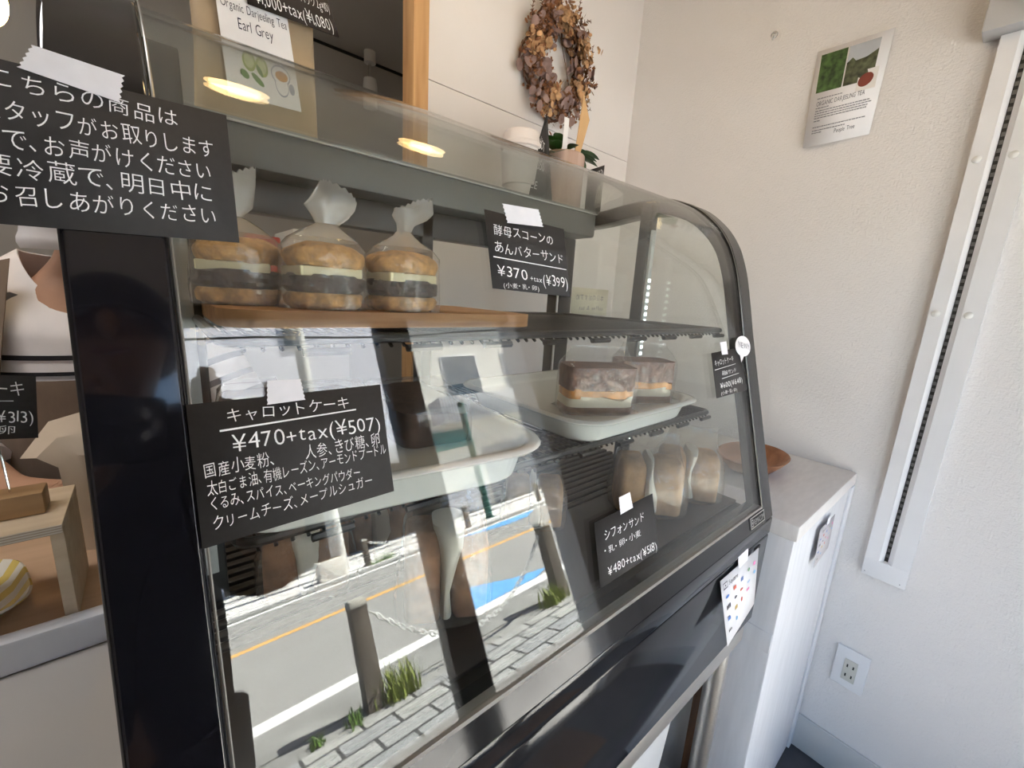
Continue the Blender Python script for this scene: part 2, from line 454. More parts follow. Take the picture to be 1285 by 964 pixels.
# ------------------------------------------------------------------ the street outside
pavers = tile_mat('pavement_stones', (.25, .255, .265), (.34, .34, .325), (.05, .05, .05), .34, .17, .011, .5, .9, .3)
concrete = pmat('kerb_concrete', (.24, .24, .23), .9, var=.22, scale=5, bump=.3, bscale=40)
asphalt = pmat('asphalt', (.29, .285, .275), .92, var=.18, scale=30, bump=.5, bscale=160)
white_line = pmat('road_white', (.80, .80, .78), .8, var=.06, scale=14)
orange_line = pmat('road_orange', (.80, .42, .10), .8, var=.10, scale=12)
blue_paint = pmat('road_blue', (.12, .36, .70), .85, var=.12, scale=9)
cracked = pmat('cracked_concrete', (.34, .33, .32), .95, var=.30, scale=3.2, bump=.5, bscale=14)
_n = cracked.node_tree.nodes; _l = cracked.node_tree.links
_v = _n.new('ShaderNodeTexVoronoi'); _v.feature = 'DISTANCE_TO_EDGE'; _v.inputs['Scale'].default_value = 3.4; _v.inputs['Randomness'].default_value = 1.0
_t = _n.new('ShaderNodeTexCoord'); _w = _n.new('ShaderNodeTexNoise'); _w.inputs['Scale'].default_value = 5; _w.inputs['Detail'].default_value = 5
_a = _n.new('ShaderNodeVectorMath'); _a.operation = 'MULTIPLY_ADD'; _a.inputs[1].default_value = (.22, .22, .22)
_l.new(_t.outputs['Object'], _w.inputs['Vector']); _l.new(_w.outputs['Color'], _a.inputs[0]); _l.new(_t.outputs['Object'], _a.inputs[2]); _l.new(_a.outputs[0], _v.inputs['Vector'])
_r = _n.new('ShaderNodeMapRange'); _r.inputs[1].default_value = 0.0; _r.inputs[2].default_value = .028; _r.inputs[3].default_value = .22; _r.inputs[4].default_value = 1.0; _l.new(_v.outputs['Distance'], _r.inputs[0])
_m = _n.new('ShaderNodeMixRGB'); _m.blend_type = 'MULTIPLY'; _m.inputs[0].default_value = 1
_b = _n['Principled BSDF']; _s = _b.inputs['Base Color'].links[0].from_socket
_l.new(_s, _m.inputs[1]); _l.new(_r.outputs[0], _m.inputs[2]); _l.new(_m.outputs[0], _b.inputs['Base Color'])
struct('ground', MB().box((-40, -60, GZ - .3), (60, -.70, GZ - .02)), concrete)
struct('ground_1', MB().box((-20, -1.95, GZ - .1), (30, -.72, GZ + .004)), cracked)
struct('ground_2', MB().box((-20, -2.52, GZ - .1), (30, -1.95, GZ + .002)), pavers)
struct('ground_3', MB().box((-20, -2.72, GZ - .1), (30, -2.52, GZ)).box((-20, -3.22, GZ - .1), (30, -2.74, GZ)), concrete)
struct('road', MB().box((-30, -9.05, GZ - .1), (45, -3.22, GZ - .004)), asphalt)
struct('road_line', MB().box((-30, -3.42, GZ - .05), (45, -3.22, GZ)), white_line)
struct('road_line_1', MB().box((-30, -6.28, GZ - .05), (45, -6.12, GZ)), orange_line)
struct('road_line_2', MB().box((-30, -9.05, GZ - .05), (45, -8.86, GZ)), white_line)
arrow = MB()
arrow.prism([(2.05, -3.43, GZ), (3.05, -3.43, GZ), (3.35, -3.60, GZ), (3.0, -3.80, GZ), (2.7, -4.25, GZ), (2.08, -4.12, GZ)], (0, 0, .001))
struct('road_mark', arrow, blue_paint)
struct('road_mark_1', MB().prism([(5.1, -8.8, GZ), (7.6, -8.8, GZ), (6.7, -8.0, GZ), (6.1, -8.0, GZ)], (0, 0, .001)), blue_paint)
struct('ground_4', MB().box((-30, -13.7, GZ - .1), (45, -9.3, GZ + .05)), tile_mat('far_pavement', (.62, .61, .60), (.70, .69, .67), (.36, .35, .35), .6, .3, .012, .5, .9, .15))
struct('ground_5', MB().box((-30, -9.3, GZ - .1), (45, -9.05, GZ + .02)), concrete)

post_m = pmat('bollard_brown', (.17, .145, .12), .75, var=.2, scale=8)
post_top = pmat('bollard_cap', (.42, .40, .36), .8, var=.1)
def bollard(x, y, label, h=.66, group='bollards along the road'):
    t = thing('bollard', label, 'bollard', (x, y, GZ), group)
    r = .064
    def ring(rr, z): return [(x + rr * cos(a) * (1 / max(abs(cos(a)), abs(sin(a)))) ** .7, y + rr * sin(a) * (1 / max(abs(cos(a)), abs(sin(a)))) ** .7, GZ + z) for a in [2 * pi * k / 24 for k in range(24)]]
    MB().loft([ring(r * 1.06, 0), ring(r, .10), ring(r * .94, h - .03)]).build('post', post_m, t)
    MB().loft([ring(r * .99, h - .03), ring(r * .99, h - .008), ring(r * .8, h + .012), ring(r * .3, h + .02)]).build('cap', post_top, t)
    MB().tube([(x + .02 * cos(a), y - .02 + .0, GZ + h - .09 + .02 * sin(a)) for a in [2 * pi * k / 12 for k in range(12)]], .004, 6, True).build('chain_eye', alu, t)
    return t
bollard(.89, -2.62, 'brown square bollard on the near kerb, reflected in the middle of the case glass')
bollard(2.66, -2.62, 'brown square bollard on the near kerb, reflected beside the blue road paint')
bollard(4.45, -2.62, 'brown square bollard on the near kerb, farthest along the pavement')
bollard(3.22, -9.62, 'small far bollard across the road with a hanging white chain', .62)
bollard(8.75, -9.85, 'small far bollard across the road in front of the ribbed shutters', .62)
bollard(6.0, -9.7, 'small far bollard across the road beside the green post', .62)

def chain(name, label, a, b, sag, n, rl, mt, group):
    a = Vector(a); b = Vector(b); pts = []
    for i in range(n + 1):
        t = i / n; p = a.lerp(b, t); p.z -= sag * 4 * t * (1 - t); pts.append(p)
    mb = MB()
    for i in range(n):
        p, q = pts[i], pts[i + 1]; c = (p + q) / 2; d = (q - p).normalized(); s = Vector((0, 0, 1)) if i % 2 else d.cross(Vector((0, 0, 1))).normalized()
        L = (q - p).length * .68
        mb.tube([c + d * L * cos(x) + s * rl * sin(x) for x in [2 * pi * k / 10 for k in range(10)]], rl * .28, 5, True)
    o = mb.build(name, mt); tag(o, label, 'chain', group); return o
plastic_white = pmat('white_plastic', (.82, .82, .80), .4)
chain('plastic_chain', 'white chain sagging low between the two near bollards', (.975, -2.62, -.84), (2.58, -2.62, -.84), .43, 46, .02, plastic_white, 'chains between the bollards')
chain('plastic_chain', 'white chain hanging from the far bollard across the road', (3.31, -9.62, -.86), (5.91, -9.7, -.86), .28, 60, .028, plastic_white, 'chains between the bollards')

grass_m = pmat('weed_green', (.12, .22, .04), .7, var=.4, scale=40)
grass_y = pmat('weed_yellow_green', (.24, .29, .06), .7, var=.35, scale=40)
def weeds(x, y, w, h, n, label, mt, seed):
    rnd = random.Random(seed); mb = MB()
    for i in range(n):
        px = x + rnd.gauss(0, w * .4); py = y + rnd.gauss(0, .035); hh = h * rnd.uniform(.35, 1.0); a = rnd.uniform(0, 2 * pi); ln = rnd.uniform(.1, .55) * hh
        wd = rnd.uniform(.004, .010); dx, dy = cos(a), sin(a)
        L = []; Rr = []
        for k in range(5):
            t = k / 4; c = Vector((px + dx * ln * t * t, py + dy * ln * t * t, GZ + hh * t * (1.15 - .3 * t))); s = Vector((-dy, dx, 0)) * wd * (1 - t * .92)
            L.append(c - s); Rr.append(c + s)
        for k in range(4): mb.poly([L[k], Rr[k], Rr[k + 1], L[k + 1]])
    o = mb.build('weed_clump', mt, fix=False); tag(o, label, 'weeds', 'weeds on the kerb'); return o
weeds(1.06, -2.56, .16, .26, 170, 'tall yellow-green weeds right of the nearest bollard', grass_y, 1)
weeds(.74, -2.55, .06, .10, 60, 'small green weeds left of the nearest bollard', grass_m, 2)
weeds(.52, -2.56, .05, .07, 40, 'tiny green tuft at the end of the nearest bollard shadow', grass_m, 3)
weeds(2.52, -2.56, .16, .20, 170, 'bushy green weeds around the second bollard', grass_y, 4)
weeds(3.35, -9.5, .2, .2, 60, 'weeds at the foot of the far bollard with the chain', grass_m, 5)
weeds(3.6, -9.55, .3, .3, 90, 'pale weeds between the far bollards across the road', grass_m, 6)

green_post = thing('signpost', 'dark green steel signpost across the road', 'signpost', (7.05, -10.2, GZ))
MB().cyl((7.05, -10.2, GZ), (7.05, -10.2, 2.2), .10).build('pole', pmat('dark_green_paint', (.02, .10, .08), .45), green_post)
MB().cyl((7.05, -10.2, GZ), (7.05, -10.2, GZ + .08), .15).build('base', pmat('dark_green_paint', (.02, .10, .08), .45), green_post)
up = thing('utility_pole', 'pale concrete utility pole across the road', 'pole', (2.85, -10.4, GZ))
MB().cyl((2.85, -10.4, GZ), (2.85, -10.4, 8.5), .17, .12).build('pole', pmat('pole_concrete', (.52, .52, .50), .8, var=.08, scale=3), up)
MB().box((2.1, -10.46, 6.6), (3.6, -10.34, 6.72)).build('cross_arm', alu, up)
MB().lathe((3.0, -10.15, 5.3), [(.16, 0), (.2, .05), (.2, .6), (.16, .66)]).build('transformer', alu, up)
wires = MB()
for k, (y, z) in enumerate(((-10.85, 6.7), (-10.8, 6.35), (-10.9, 5.9), (-10.8, 5.6), (-11.0, 5.2), (-10.9, 4.9), (-10.8, 4.5))):
    wires.tube([(x, y, z + .00012 * (x - 3) ** 2 * 25 + .05 * sin(x * .9 + k)) for x in range(-24, 41, 2)], .030 + .008 * (k % 3), 5)
tag(wires.build('power_lines', rubber), 'bundle of dark power lines strung along the far pavement', 'cables', kind='stuff')

# buildings across the street, each standing at its own place
def building(label, x0, x1, y1, h, wall, parts, depth=6.0):
    b = thing('building', label, 'building', ((x0 + x1) / 2, y1 - depth / 2, GZ), 'buildings across the street')
    MB().box((x0, y1 - depth, GZ), (x1, y1, h)).build('wall', wall, b)
    MB().box((x0 - .1, y1 - depth, h), (x1 + .1, y1 + .25, h + .18)).build('roof', pmat('roof_grey', (.20, .20, .21), .8), b)
    for nm, ax0, ax1, z0, z1, dp, mt in parts:
        f = MB().box((ax0, y1 - .05, z0), (ax1, y1 + dp, z1), .01).build(nm, mt, b)
        if nm == 'window':
            w2 = (ax1 - ax0)
            MB().box((ax0 + .06, y1 + dp - .02, z0 + .06), (ax1 - .06, y1 + dp + .005, z1 - .06)).build('pane', pmat('far_window_glass', (.10, .13, .16), .08), f)
    return b
siding = stripe_mat('lavender_siding', (.82, .82, .90), (.66, .66, .74), 5.5, 'Z', .88, .8)
ribbed = stripe_mat('ribbed_shutter', (.50, .51, .53), (.34, .35, .37), 12, 'Z', .72, .6)
cream = pmat('cream_render', (.84, .81, .74), .85, var=.05, scale=2)
darkshop = pmat('dark_shopfront', (.055, .045, .04), .6, var=.5, scale=2.5)
white_st = pmat('white_steel_door', (.80, .80, .84), .5, var=.03)
frame_w = pmat('window_frame_white', (.72, .72, .74), .5)
balc = stripe_mat('balcony_rail', (.62, .63, .66), (.40, .41, .44), 8, 'X', .6, .6)
building('lavender clapboard house across the road', .55, 7.2, -13.8, 7.4, siding, [
    ('shopfront', .8, 6.9, GZ + .1, 1.1, .05, darkshop), ('awning', .7, 7.0, 1.15, 1.65, .9, pmat('grey_awning', (.46, .46, .47), .8)),
    ('window', 1.3, 2.3, 2.7, 4.0, .04, frame_w), ('window', 4.9, 6.1, 2.7, 4.0, .04, frame_w), ('window', 3.2, 3.8, 5.3, 6.3, .04, frame_w),
    ('signboard', 2.6, 4.4, 1.75, 2.45, .10, white_st)])
building('grey shuttered garage block across the road', 7.3, 16.5, -13.9, 6.4, cream, [
    ('garage_door', 7.5, 8.6, GZ + .1, -.45, .05, white_st), ('garage_door', 8.65, 9.7, GZ + .1, -.35, .05, white_st),
    ('shutter', 9.9, 16.2, GZ + .1, 1.0, .04, ribbed), ('balcony', 8.0, 15.5, 2.2, 3.1, .9, balc), ('window', 9.0, 10.8, 3.2, 4.9, .04, frame_w), ('window', 12.2, 14.0, 3.2, 4.9, .04, frame_w),
    ('signboard', 7.6, 9.4, 1.2, 1.9, .15, pmat('teal_sign', (.05, .22, .22), .5))])
building('low brown house far left across the road', -14, -1.6, -14.2, 2.6, pmat('brown_render', (.34, .28, .24), .85, var=.08, scale=2), [
    ('window', -6, -4.2, -.3, 1.2, .04, frame_w), ('shopfront', -11, -7, GZ + .1, 1.2, .05, darkshop)])
building('tall cream house behind the garages', 17, 30, -14.2, 7.0, cream, [('window', 19, 21, 3.2, 4.9, .04, frame_w), ('window', 23, 25, 3.2, 4.9, .04, frame_w), ('shutter', 18, 28, GZ + .1, 1.2, .04, ribbed)])
pl = thing('planter', 'pale concrete planter on the far pavement', 'planter', (2.6, -9.75, GZ + .05))
MB().box((2.2, -9.95, GZ + .05), (2.75, -9.55, GZ + .45), .02).build('tub', cream, pl)
MB().box((2.24, -9.91, GZ + .40), (2.71, -9.59, GZ + .455)).build('soil', pmat('soil', (.08, .06, .04), .95), pl)

# ================================================================== THE REFRIGERATED DISPLAY CASE
X0, X1 = -.035, .900; XI0, XI1 = .012, .853
PROF = [(.2315, -.398), (.2663, -.2635), (.3224, -.056), (.3390, .0057), (.3530, .0575), (.3662, .0930), (.3785, .1180), (.3996, .1470), (.4281, .1735), (.4565, .1925), (.494, .2075), (.523, .2150), (.57, .2175), (.63, .2140), (.70, .2060), (.80, .2020)]
def resample(P, n):
    P = [Vector((0, a, b)) for a, b in P]
    # Catmull-Rom through the points
    out = []
    for i in range(len(P) - 1):
        p0 = P[max(i - 1, 0)]; p1 = P[i]; p2 = P[i + 1]; p3 = P[min(i + 2, len(P) - 1)]
        for k in range(n):
            t = k / n
            out.append(.5 * ((2 * p1) + (p2 - p0) * t + (2 * p0 - 5 * p1 + 4 * p2 - p3) * t * t + (3 * p1 - p0 - 3 * p2 + p3) * t ** 3))
    out.append(P[-1]); return out
# straight flat front, then the smooth bend
P_STR = [Vector((0, .2315, -.398)), Vector((0, .3390, .0023))]
P_BEND = resample(PROF[3:], 5)
PR = [P_STR[0].lerp(P_STR[1], t / 8) for t in range(8)] + P_BEND
def inset(P, d):
    out = []
    for i, p in enumerate(P):
        t = (P[min(i + 1, len(P) - 1)] - P[max(i - 1, 0)]).normalized()
        nn = Vector((0, t.z, -t.y))            # inward: towards +y, -z
        out.append(p + nn * d)
    return out
def strip(P, x0, x1, d0, d1):
    A = inset(P, d0); B = inset(P, d1)
    mb = MB()
    rings = []
    for a, b in zip(A, B):
        rings.append([(x0, a.y, a.z), (x1, a.y, a.z), (x1, b.y, b.z), (x0, b.y, b.z)])
    mb.loft(rings); return mb

case = thing('display_case', 'black refrigerated cake display case with curved glass front', 'display case', (.4325, .515, -.63))
for x0, x1, lab in ((X0, XI0, 'near black side frame'), (XI1, X1, None)):
    mb = strip(PR, x0, x1, 0, .030)
    o = mb.build('side_frame', black_gloss if lab else frame_grey, case, smooth=30)
    bv = o.modifiers.new('bevel', 'BEVEL'); bv.width = .003; bv.segments = 2; bv.limit_method = 'ANGLE'; bv.angle_limit = radians(50)
    # chrome bead between frame and glass
    xe = x1 + .0015 if lab else x0 - .0015
    MB().tube([(xe, p.y, p.z) for p in inset(PR, .0005)], .0009, 6).build('edge_bead', pmat('bead_grey', (.25, .24, .22), .3, .6), o)
# curved front glass, 4 mm thick
GP = [p for p in inset(PR, .003) if p.z > -.366 or p.y > .5]
GP = [p for p in GP if p.y < .70]
g0 = inset(PR, .003)
first = g0[0].lerp(g0[8], (-.366 - g0[0].z) / (g0[8].z - g0[0].z))
GP = [first] + [p for p in GP if p.z > first.z or p.y > .5]
mb = MB()
A = GP; B = inset(GP, .004)
mb.loft([[(XI0 + .001, p.y, p.z) for p in A + B[::-1]], [(XI1 - .001, p.y, p.z) for p in A + B[::-1]]])
mb.build('front_glass', glass, case, smooth=30)
# side glasses, inside the frames
for xs in (XI0 - .022, XI1 + .018):
    pts = inset(PR, .028)
    pts = [p for p in pts if p.z > -.36 or p.y > .5] + [Vector((0, .80, -.36))]
    MB().prism([(xs, p.y, p.z) for p in pts], (.004, 0, 0)).build('side_glass', glass, case, smooth=30)
# bumper under the glass, front panel, plinth
mb = MB()
q0 = Vector((0, .2315, -.398)); q1 = g0[0].lerp(g0[8], (-.3695 - g0[0].z) / (g0[8].z - g0[0].z)); q1.y -= .003
mb.prism([(XI0 - .01, q0.y, q0.z), (XI0 - .01, q1.y, q1.z), (XI0 - .01, q1.y + .03, q1.z), (XI0 - .01, q0.y + .04, q0.z)], (XI1 - XI0 + .02, 0, 0))
mb.build('bumper', black_panel, case)
MB().prism([(XI0, q1.y - .0005, q1.z), (XI0, q1.y + .0012, q1.z + .0028), (XI0, q1.y + .014, q1.z + .0028), (XI0, q1.y + .014, q1.z)], (XI1 - XI0, 0, 0)).build('glass_clip', pmat('beige_seal', (.28, .265, .24), .4), case)
MB().box((X0, .2317, -.434), (X1, .80, -.400), .002).build('front_band', black_panel, case)
MB().box((X0, .2325, -.632), (X1, .80, -.4365), .003).build('front_panel', black_panel, case)
MB().box((.835, .2315, -.452), (.858, .236, -.444), .001).build('vent_slot', rubber, case)
fb = bilin([(.789, .2430 - .0023, -.3712), (.856, .2430 - .0023, -.3712), (.856, .2372 - .0023, -.3925), (.789, .2372 - .0023, -.3925)])
mb = MB()
mb.loft([[fb(0, 0, -.002), fb(1, 0, -.002), fb(1, 1, -.002), fb(0, 1, -.002)], [fb(0, 0, .003), fb(1, 0, .003), fb(1, 1, .003), fb(0, 1, .003)]])
badge = mb.build('badge', rubber, case)
mb = MB()
for a, b in (((.02, .04), (.98, .12)), ((.02, .88), (.98, .96)), ((.02, .04), (.05, .96)), ((.95, .04), (.98, .96))):
    mb.poly([fb(a[0], a[1], .0036), fb(b[0], a[1], .0036), fb(b[0], b[1], .0036), fb(a[0], b[1], .0036)])
for a, b in (((.08, .22), (.20, .30)), ((.08, .72), (.20, .80)), ((.08, .22), (.10, .80)), ((.18, .22), (.20, .80)), ((.12, .42), (.16, .60))):
    mb.poly([fb(a[0], a[1], .0036), fb(b[0], a[1], .0036), fb(b[0], b[1], .0036), fb(a[0], b[1], .0036)])
write(mb, lambda u, v: fb(u, v, .0038), [('REMACOM', (.23, .76), (.93, .76), .50)], jitter=0)
mb.build('badge_lettering', alu, badge, smooth=0, fix=False)
# evaporator housing at the rear top, with a bright aluminium lip
MB().box((XI0, .705, .146), (.8495, .80, .2005), .006).build('housing', housing_m, case)
MB().box((XI0, .7005, .1985), (.848, .706, .2035), .001).build('lip_rail', pmat('pale_lip', (.74, .75, .72), .35), case)
MB().box((XI0, .70, .2005), (.8495, .80, .2035)).build('top_plate', pmat('top_plate', (.30, .30, .30), .4), case)
MB().box((XI0, .765, .098), (.80, .80, .146), .002).build('rear_rail', dark_grey, case)
for a, b in ((.412, .436), (.795, .8495), (.012, .040)):
    MB().box((a, .765, -.36), (b, .80, .146), .002).build('rear_post', dark_grey, case)
MB().cyl((.794, .762, -.36), (.794, .762, .146), .003).build('post_bead', alu, case)
# LED posts carrying the shelves
led = pmat('led_strip', (.8, .85, .85), .4, emit=(.86, 1, .98), estr=4.0)
for sx in (.833, .027):
    p = MB().box((sx - .014, .535, -.372), (sx + .014, .560, .2), .002).build('shelf_post', dark_grey, case)
    MB().box((sx - .006, .529, -.33), (sx + .006, .536, .15), .001).build('lamp_cover', pmat('led_cover', (.55, .58, .58), .25), p)
    mb = MB()
    for k in range(26):
        z = -.32 + k * .0145
        mb.box((sx - .004, .5275, z), (sx + .004, .5292, z + .0065))
    if sx > .5: mb.build('led_strip', led, p)
    else: mb.bm.free()
# deck: brown slats running along the case, and the lower side walls
deck_m = pmat('deck_brown', (.04, .030, .026), .45)
mb = MB()
for k in range(18):
    y = .455 + k * .0185
    mb.box((XI0, y, -.378), (XI1, y + .011, -.372), .001)
mb.build('deck_slats', deck_m, case)
MB().box((XI0, .286, -.380), (XI1, .452, -.3725), .002).build('deck_plate', deck_m, case)
MB().box((XI0 - .01, .25, -.400), (XI1 + .01, .80, -.392)).build('deck_pan', pmat('deck_pan', (.55, .53, .50), .35), case)
MB().box((XI0 + .01, .262, -.3765), (XI1 - .01, .284, -.3735), .001).build('air_grille', rubber, case)

# wire shelves
wire_m = pmat('black_coated_wire', (.022, .021, .020), .35)
def shelf(label, z, y0, y1):
    t = thing('wire_shelf', label, 'shelf', (.42, (y0 + y1) / 2, z), 'black wire shelves in the case')
    xa, xb = .035, .802
    pts = []
    for cx_, cy_, a0 in ((xb - .012, y0 + .012, -pi / 2), (xb - .012, y1 - .012, 0), (xa + .012, y1 - .012, pi / 2), (xa + .012, y0 + .012, pi)):
        for k in range(5): a = a0 + k * pi / 8; pts.append((cx_ + .012 * cos(a), cy_ + .012 * sin(a), z))
    MB().tube(pts, .0045, 8, True).build('rim', wire_m, t)
    mb = MB()
    n = 62
    for k in range(n):
        x = xa + .012 + k * (xb - xa - .024) / (n - 1)
        mb.tube([(x, y0 - .002, z - .007), (x, y0 + .006, z - .002), (x, y1 - .004, z - .002)], .0017, 5)
    mb.build('wires', wire_m, t)
    mb = MB()
    for y in (y0 + .09, (y0 + y1) / 2, y1 - .09): mb.tube([(xa, y, z - .005), (xb, y, z - .005)], .003, 6)
    mb.build('cross_bars', wire_m, t)
    for k in range(9): MB().tube([(xa + .05 + k * .085, y0 - .004, z - .009), (xa + .085 + k * .085, y0 - .004, z - .009)], .0035, 6).build('front_clip', wire_m, t)
shelf('upper black wire shelf carrying the wooden board of scones', -.043, .345, .74)
shelf('lower black wire shelf carrying the two white trays', -.199, .345, .74)

# ---------------------------------------------------------------- scones on the board
oak = wood_mat('oak_board', (.36, .16, .06), (.52, .27, .11), .5, 'X', 4)
def slab_pts(x0, x1, y0, y1, r, n=6):
    out = []
    for cx_, cy_, a0 in ((x1 - r, y0 + r, -pi / 2), (x1 - r, y1 - r, 0), (x0 + r, y1 - r, pi / 2), (x0 + r, y0 + r, pi)):
        for k in range(n + 1): a = a0 + k * pi / 2 / n; out.append((cx_ + r * cos(a), cy_ + r * sin(a)))
    return out
sp = slab_pts(.04, .372, .385, .60, .035)
mb = MB().loft([[(x * 1, y, -.0385) for x, y in sp], [(x, y, -.024) for x, y in sp]])
tag(mb.build('wooden_board', oak), 'oiled wooden serving board under the scone sandwiches', 'board')

scone_m = pmat('scone_crust', (.62, .335, .105), .8, var=.45, scale=110, bump=1.0, bscale=160, detail=8)
crumb_m = pmat('scone_crumb', (.70, .48, .22), .85, var=.25, scale=90, bump=.6)
bean_m = pmat('red_bean_paste', (.035, .018, .018), .5, var=.4, scale=120, bump=1.0, bscale=160)
butter_m = pmat('butter', (.88, .80, .52), .4)
def ring_pts(c, rx, ry, z, n, p=1.0, nz=0, sd=0, k=40):
    out = []
    for i in range(n):
        a = 2 * pi * i / n
        ca, sa = cos(a), sin(a)
        x = math.copysign(abs(ca) ** p, ca) * rx; y = math.copysign(abs(sa) ** p, sa) * ry
        f = 1 + nz * noise.noise(Vector((x * k + sd, y * k, z * k)))
        out.append((c[0] + x * f, c[1] + y * f, z))
    return out
def bag(root, name, mt, c, rx, ry, z0, zt, neck=.012, tail=.03, lean=(0, 0), p=.72, sd=0, flare=1.0):
    """film bag: boxy body, gathered neck and a flared tail"""
    mb = MB(); n = 40; R = []
    for t in (0, .04, .2, .4, .6, .78):
        z = z0 + (zt - z0) * t; R.append(ring_pts(c, rx * (1 - .06 * t), ry * (1 - .06 * t), z, n, p, .055, sd))
    nb = len(R)
    for t, f in ((.9, .80), (1.0, .52), (1.08, .30)):
        z = z0 + (zt - z0) * t; cc = (c[0] + lean[0] * (t - .8), c[1] + lean[1] * (t - .8))
        R.append(ring_pts(cc, rx * f, ry * f, z, n, p + (1 - p) * .6, .16, sd))
    zn = z0 + (zt - z0) * 1.08
    for t, f, g in ((.12, 1.0, 1.0), (.35, 1.5, 1.3), (.6, 2.1, 1.5), (.85, 2.3, 1.6), (1.0, 2.0, 1.2)):
        cc = (c[0] + lean[0] * (.3 + t), c[1] + lean[1] * (.3 + t))
        R.append(ring_pts(cc, neck * f * flare, neck * g * .6, zn + tail * t + (.004 * sin(7 * sd)), n, 1.0, .7, sd + 3 + t, 60))
    # zigzag cut edge
    R[-1] = [(x, y, z + (.0025 if i % 2 else 0) + .010 * sin(sd + 2 * pi * i / 40)) for i, (x, y, z) in enumerate(R[-1])]
    MB().loft(R[nb:], True, False, False).build(name + '_top', frost, root, smooth=60)
    mb.loft(R[:nb + 1], True, True, False)
    return mb.build(name, mt, root, smooth=60)
def scone(c, label, rotz, sd, tail_h=.03, lean=(.006, 0)):
    t = thing('scone_sandwich', label, 'scone sandwich', (c[0], c[1], -.024), 'bagged scone sandwiches on the board')
    z = -.0235; rx, ry = .034, .031
    mb = MB().loft([ring_pts(c, rx * f, ry * f, z + h, 72, .8, .13, sd, 75) for h, f in ((0, .82), (.003, .96), (.006, 1.0), (.010, 1.02), (.0135, .96), (.0145, .9))]); mb.build('bottom_half', scone_m, t)
    mb = MB().loft([ring_pts(c, rx * f, ry * f, z + h, 72, .85, .20, sd + 2 + h * 60, 110) for h, f in ((.0142, .86), (.017, .95), (.020, 1.0), (.024, .97), (.028, .99), (.031, .90))]); mb.build('bean_paste', bean_m, t)
    a = rotz
    mb = MB().box((c[0] - .030, c[1] - .026, z + .029), (c[0] + .026, c[1] + .022, z + .0375), .001); mb.rot(a, 'Z', (c[0], c[1], 0)); mb.build('butter', butter_m, t)
    R = []
    for k in range(15):
        s_ = k / 14; h = .0375 + .0225 * s_ ** .85; f = (1.04 - .10 * (1 - s_) ** 4) * (1 - s_ ** 3.2) ** .5 + .02
        R.append([(x, y, zz + .0022 * noise.noise(Vector((x * 110 + sd, y * 110, 3))) + .0012 * noise.noise(Vector((x * 300, y * 300, sd)))) for x, y, zz in ring_pts((c[0] + .001, c[1]), rx * f, ry * f, z + h, 72, .8, .11, sd + 5, 60)])
    MB().loft(R).build('top_half', scone_m, t)
    bag(t, 'bag', wax_film, c, .0385, .036, -.0237, .046, .009, tail_h, lean, .8, sd)
scone((.205, .425), 'bagged bean paste and butter scone, rightmost on the board', .15, 1.3, .030, (.010, .0))
scone((.128, .430), 'bagged bean paste and butter scone between the other two on the board', .1, 4.1, .030, (.012, .0))
scone((.066, .475), 'bagged scone at the left end of the board with upright twisted bag top', -.2, 7.7, .040, (.0, .004))

# ---------------------------------------------------------------- white trays and carrot cakes
def tray(label, cx_, cy_, w, d, z, h, rot):
    mb = MB(); R = []
    def rr(s, zz, r): return [(x, y, zz) for x, y in slab_pts(cx_ - w / 2 - s, cx_ + w / 2 + s, cy_ - d / 2 - s, cy_ + d / 2 + s, r, 8)]
    R = [rr(-.026, z, .030), rr(-.018, z + .001, .034), rr(-.012, z + .006, .038), rr(-.004, z + h - .006, .044), rr(.003, z + h - .003, .048), rr(.010, z + h - .003, .052), rr(.0125, z + h, .054), rr(.010, z + h + .003, .052), rr(.002, z + h + .003, .046), rr(-.002, z + h, .044), rr(-.006, z + h - .007, .042), rr(-.013, z + .0262, .036), rr(-.020, z + .0255, .030)]
    mb.loft(R); mb.rot(rot, 'Z', (cx_, cy_, 0))
    return tag(mb.build('tray', tray_m, smooth=60), label, 'tray', 'white trays in the case')
tray('white enamel tray of bagged dark cakes behind the carrot cake sign', .178, .462, .295, .30, -.1965, .042, radians(-7))
tray('white enamel tray holding the two layered cakes, right of the other tray', .566, .475, .302, .29, -.1965, .036, radians(1))

choc_m = pmat('carrot_sponge', (.20, .105, .075), .9, var=.30, scale=80, bump=.9, bscale=150)
base_m = pmat('cake_base', (.30, .17, .10), .9, var=.30, scale=90, bump=.8, bscale=150)
cream_m = pmat('cream_cheese', (.87, .80, .62), .5, var=.06, scale=50, bump=.3)
orange_m = pmat('carrot_filling', (.72, .30, .04), .45, var=.35, scale=60, bump=.4)
def layer(mb, c, w, d, z0, z1, rot, nz=.04, sd=0, wav=.0):
    n = 48; R = []
    for k in range(5):
        t = k / 4; rg = ring_pts((0, 0), w / 2, d / 2, z0 + (z1 - z0) * t, n, .28, nz, sd, 60)
        if wav: rg = [(x, y, z + wav * t * sin(x * 150 + y * 90 + sd)) for x, y, z in rg]
        R.append([(c[0] + x * cos(rot) - y * sin(rot), c[1] + x * sin(rot) + y * cos(rot), z) for x, y, z in rg])
    mb.loft(R); return mb
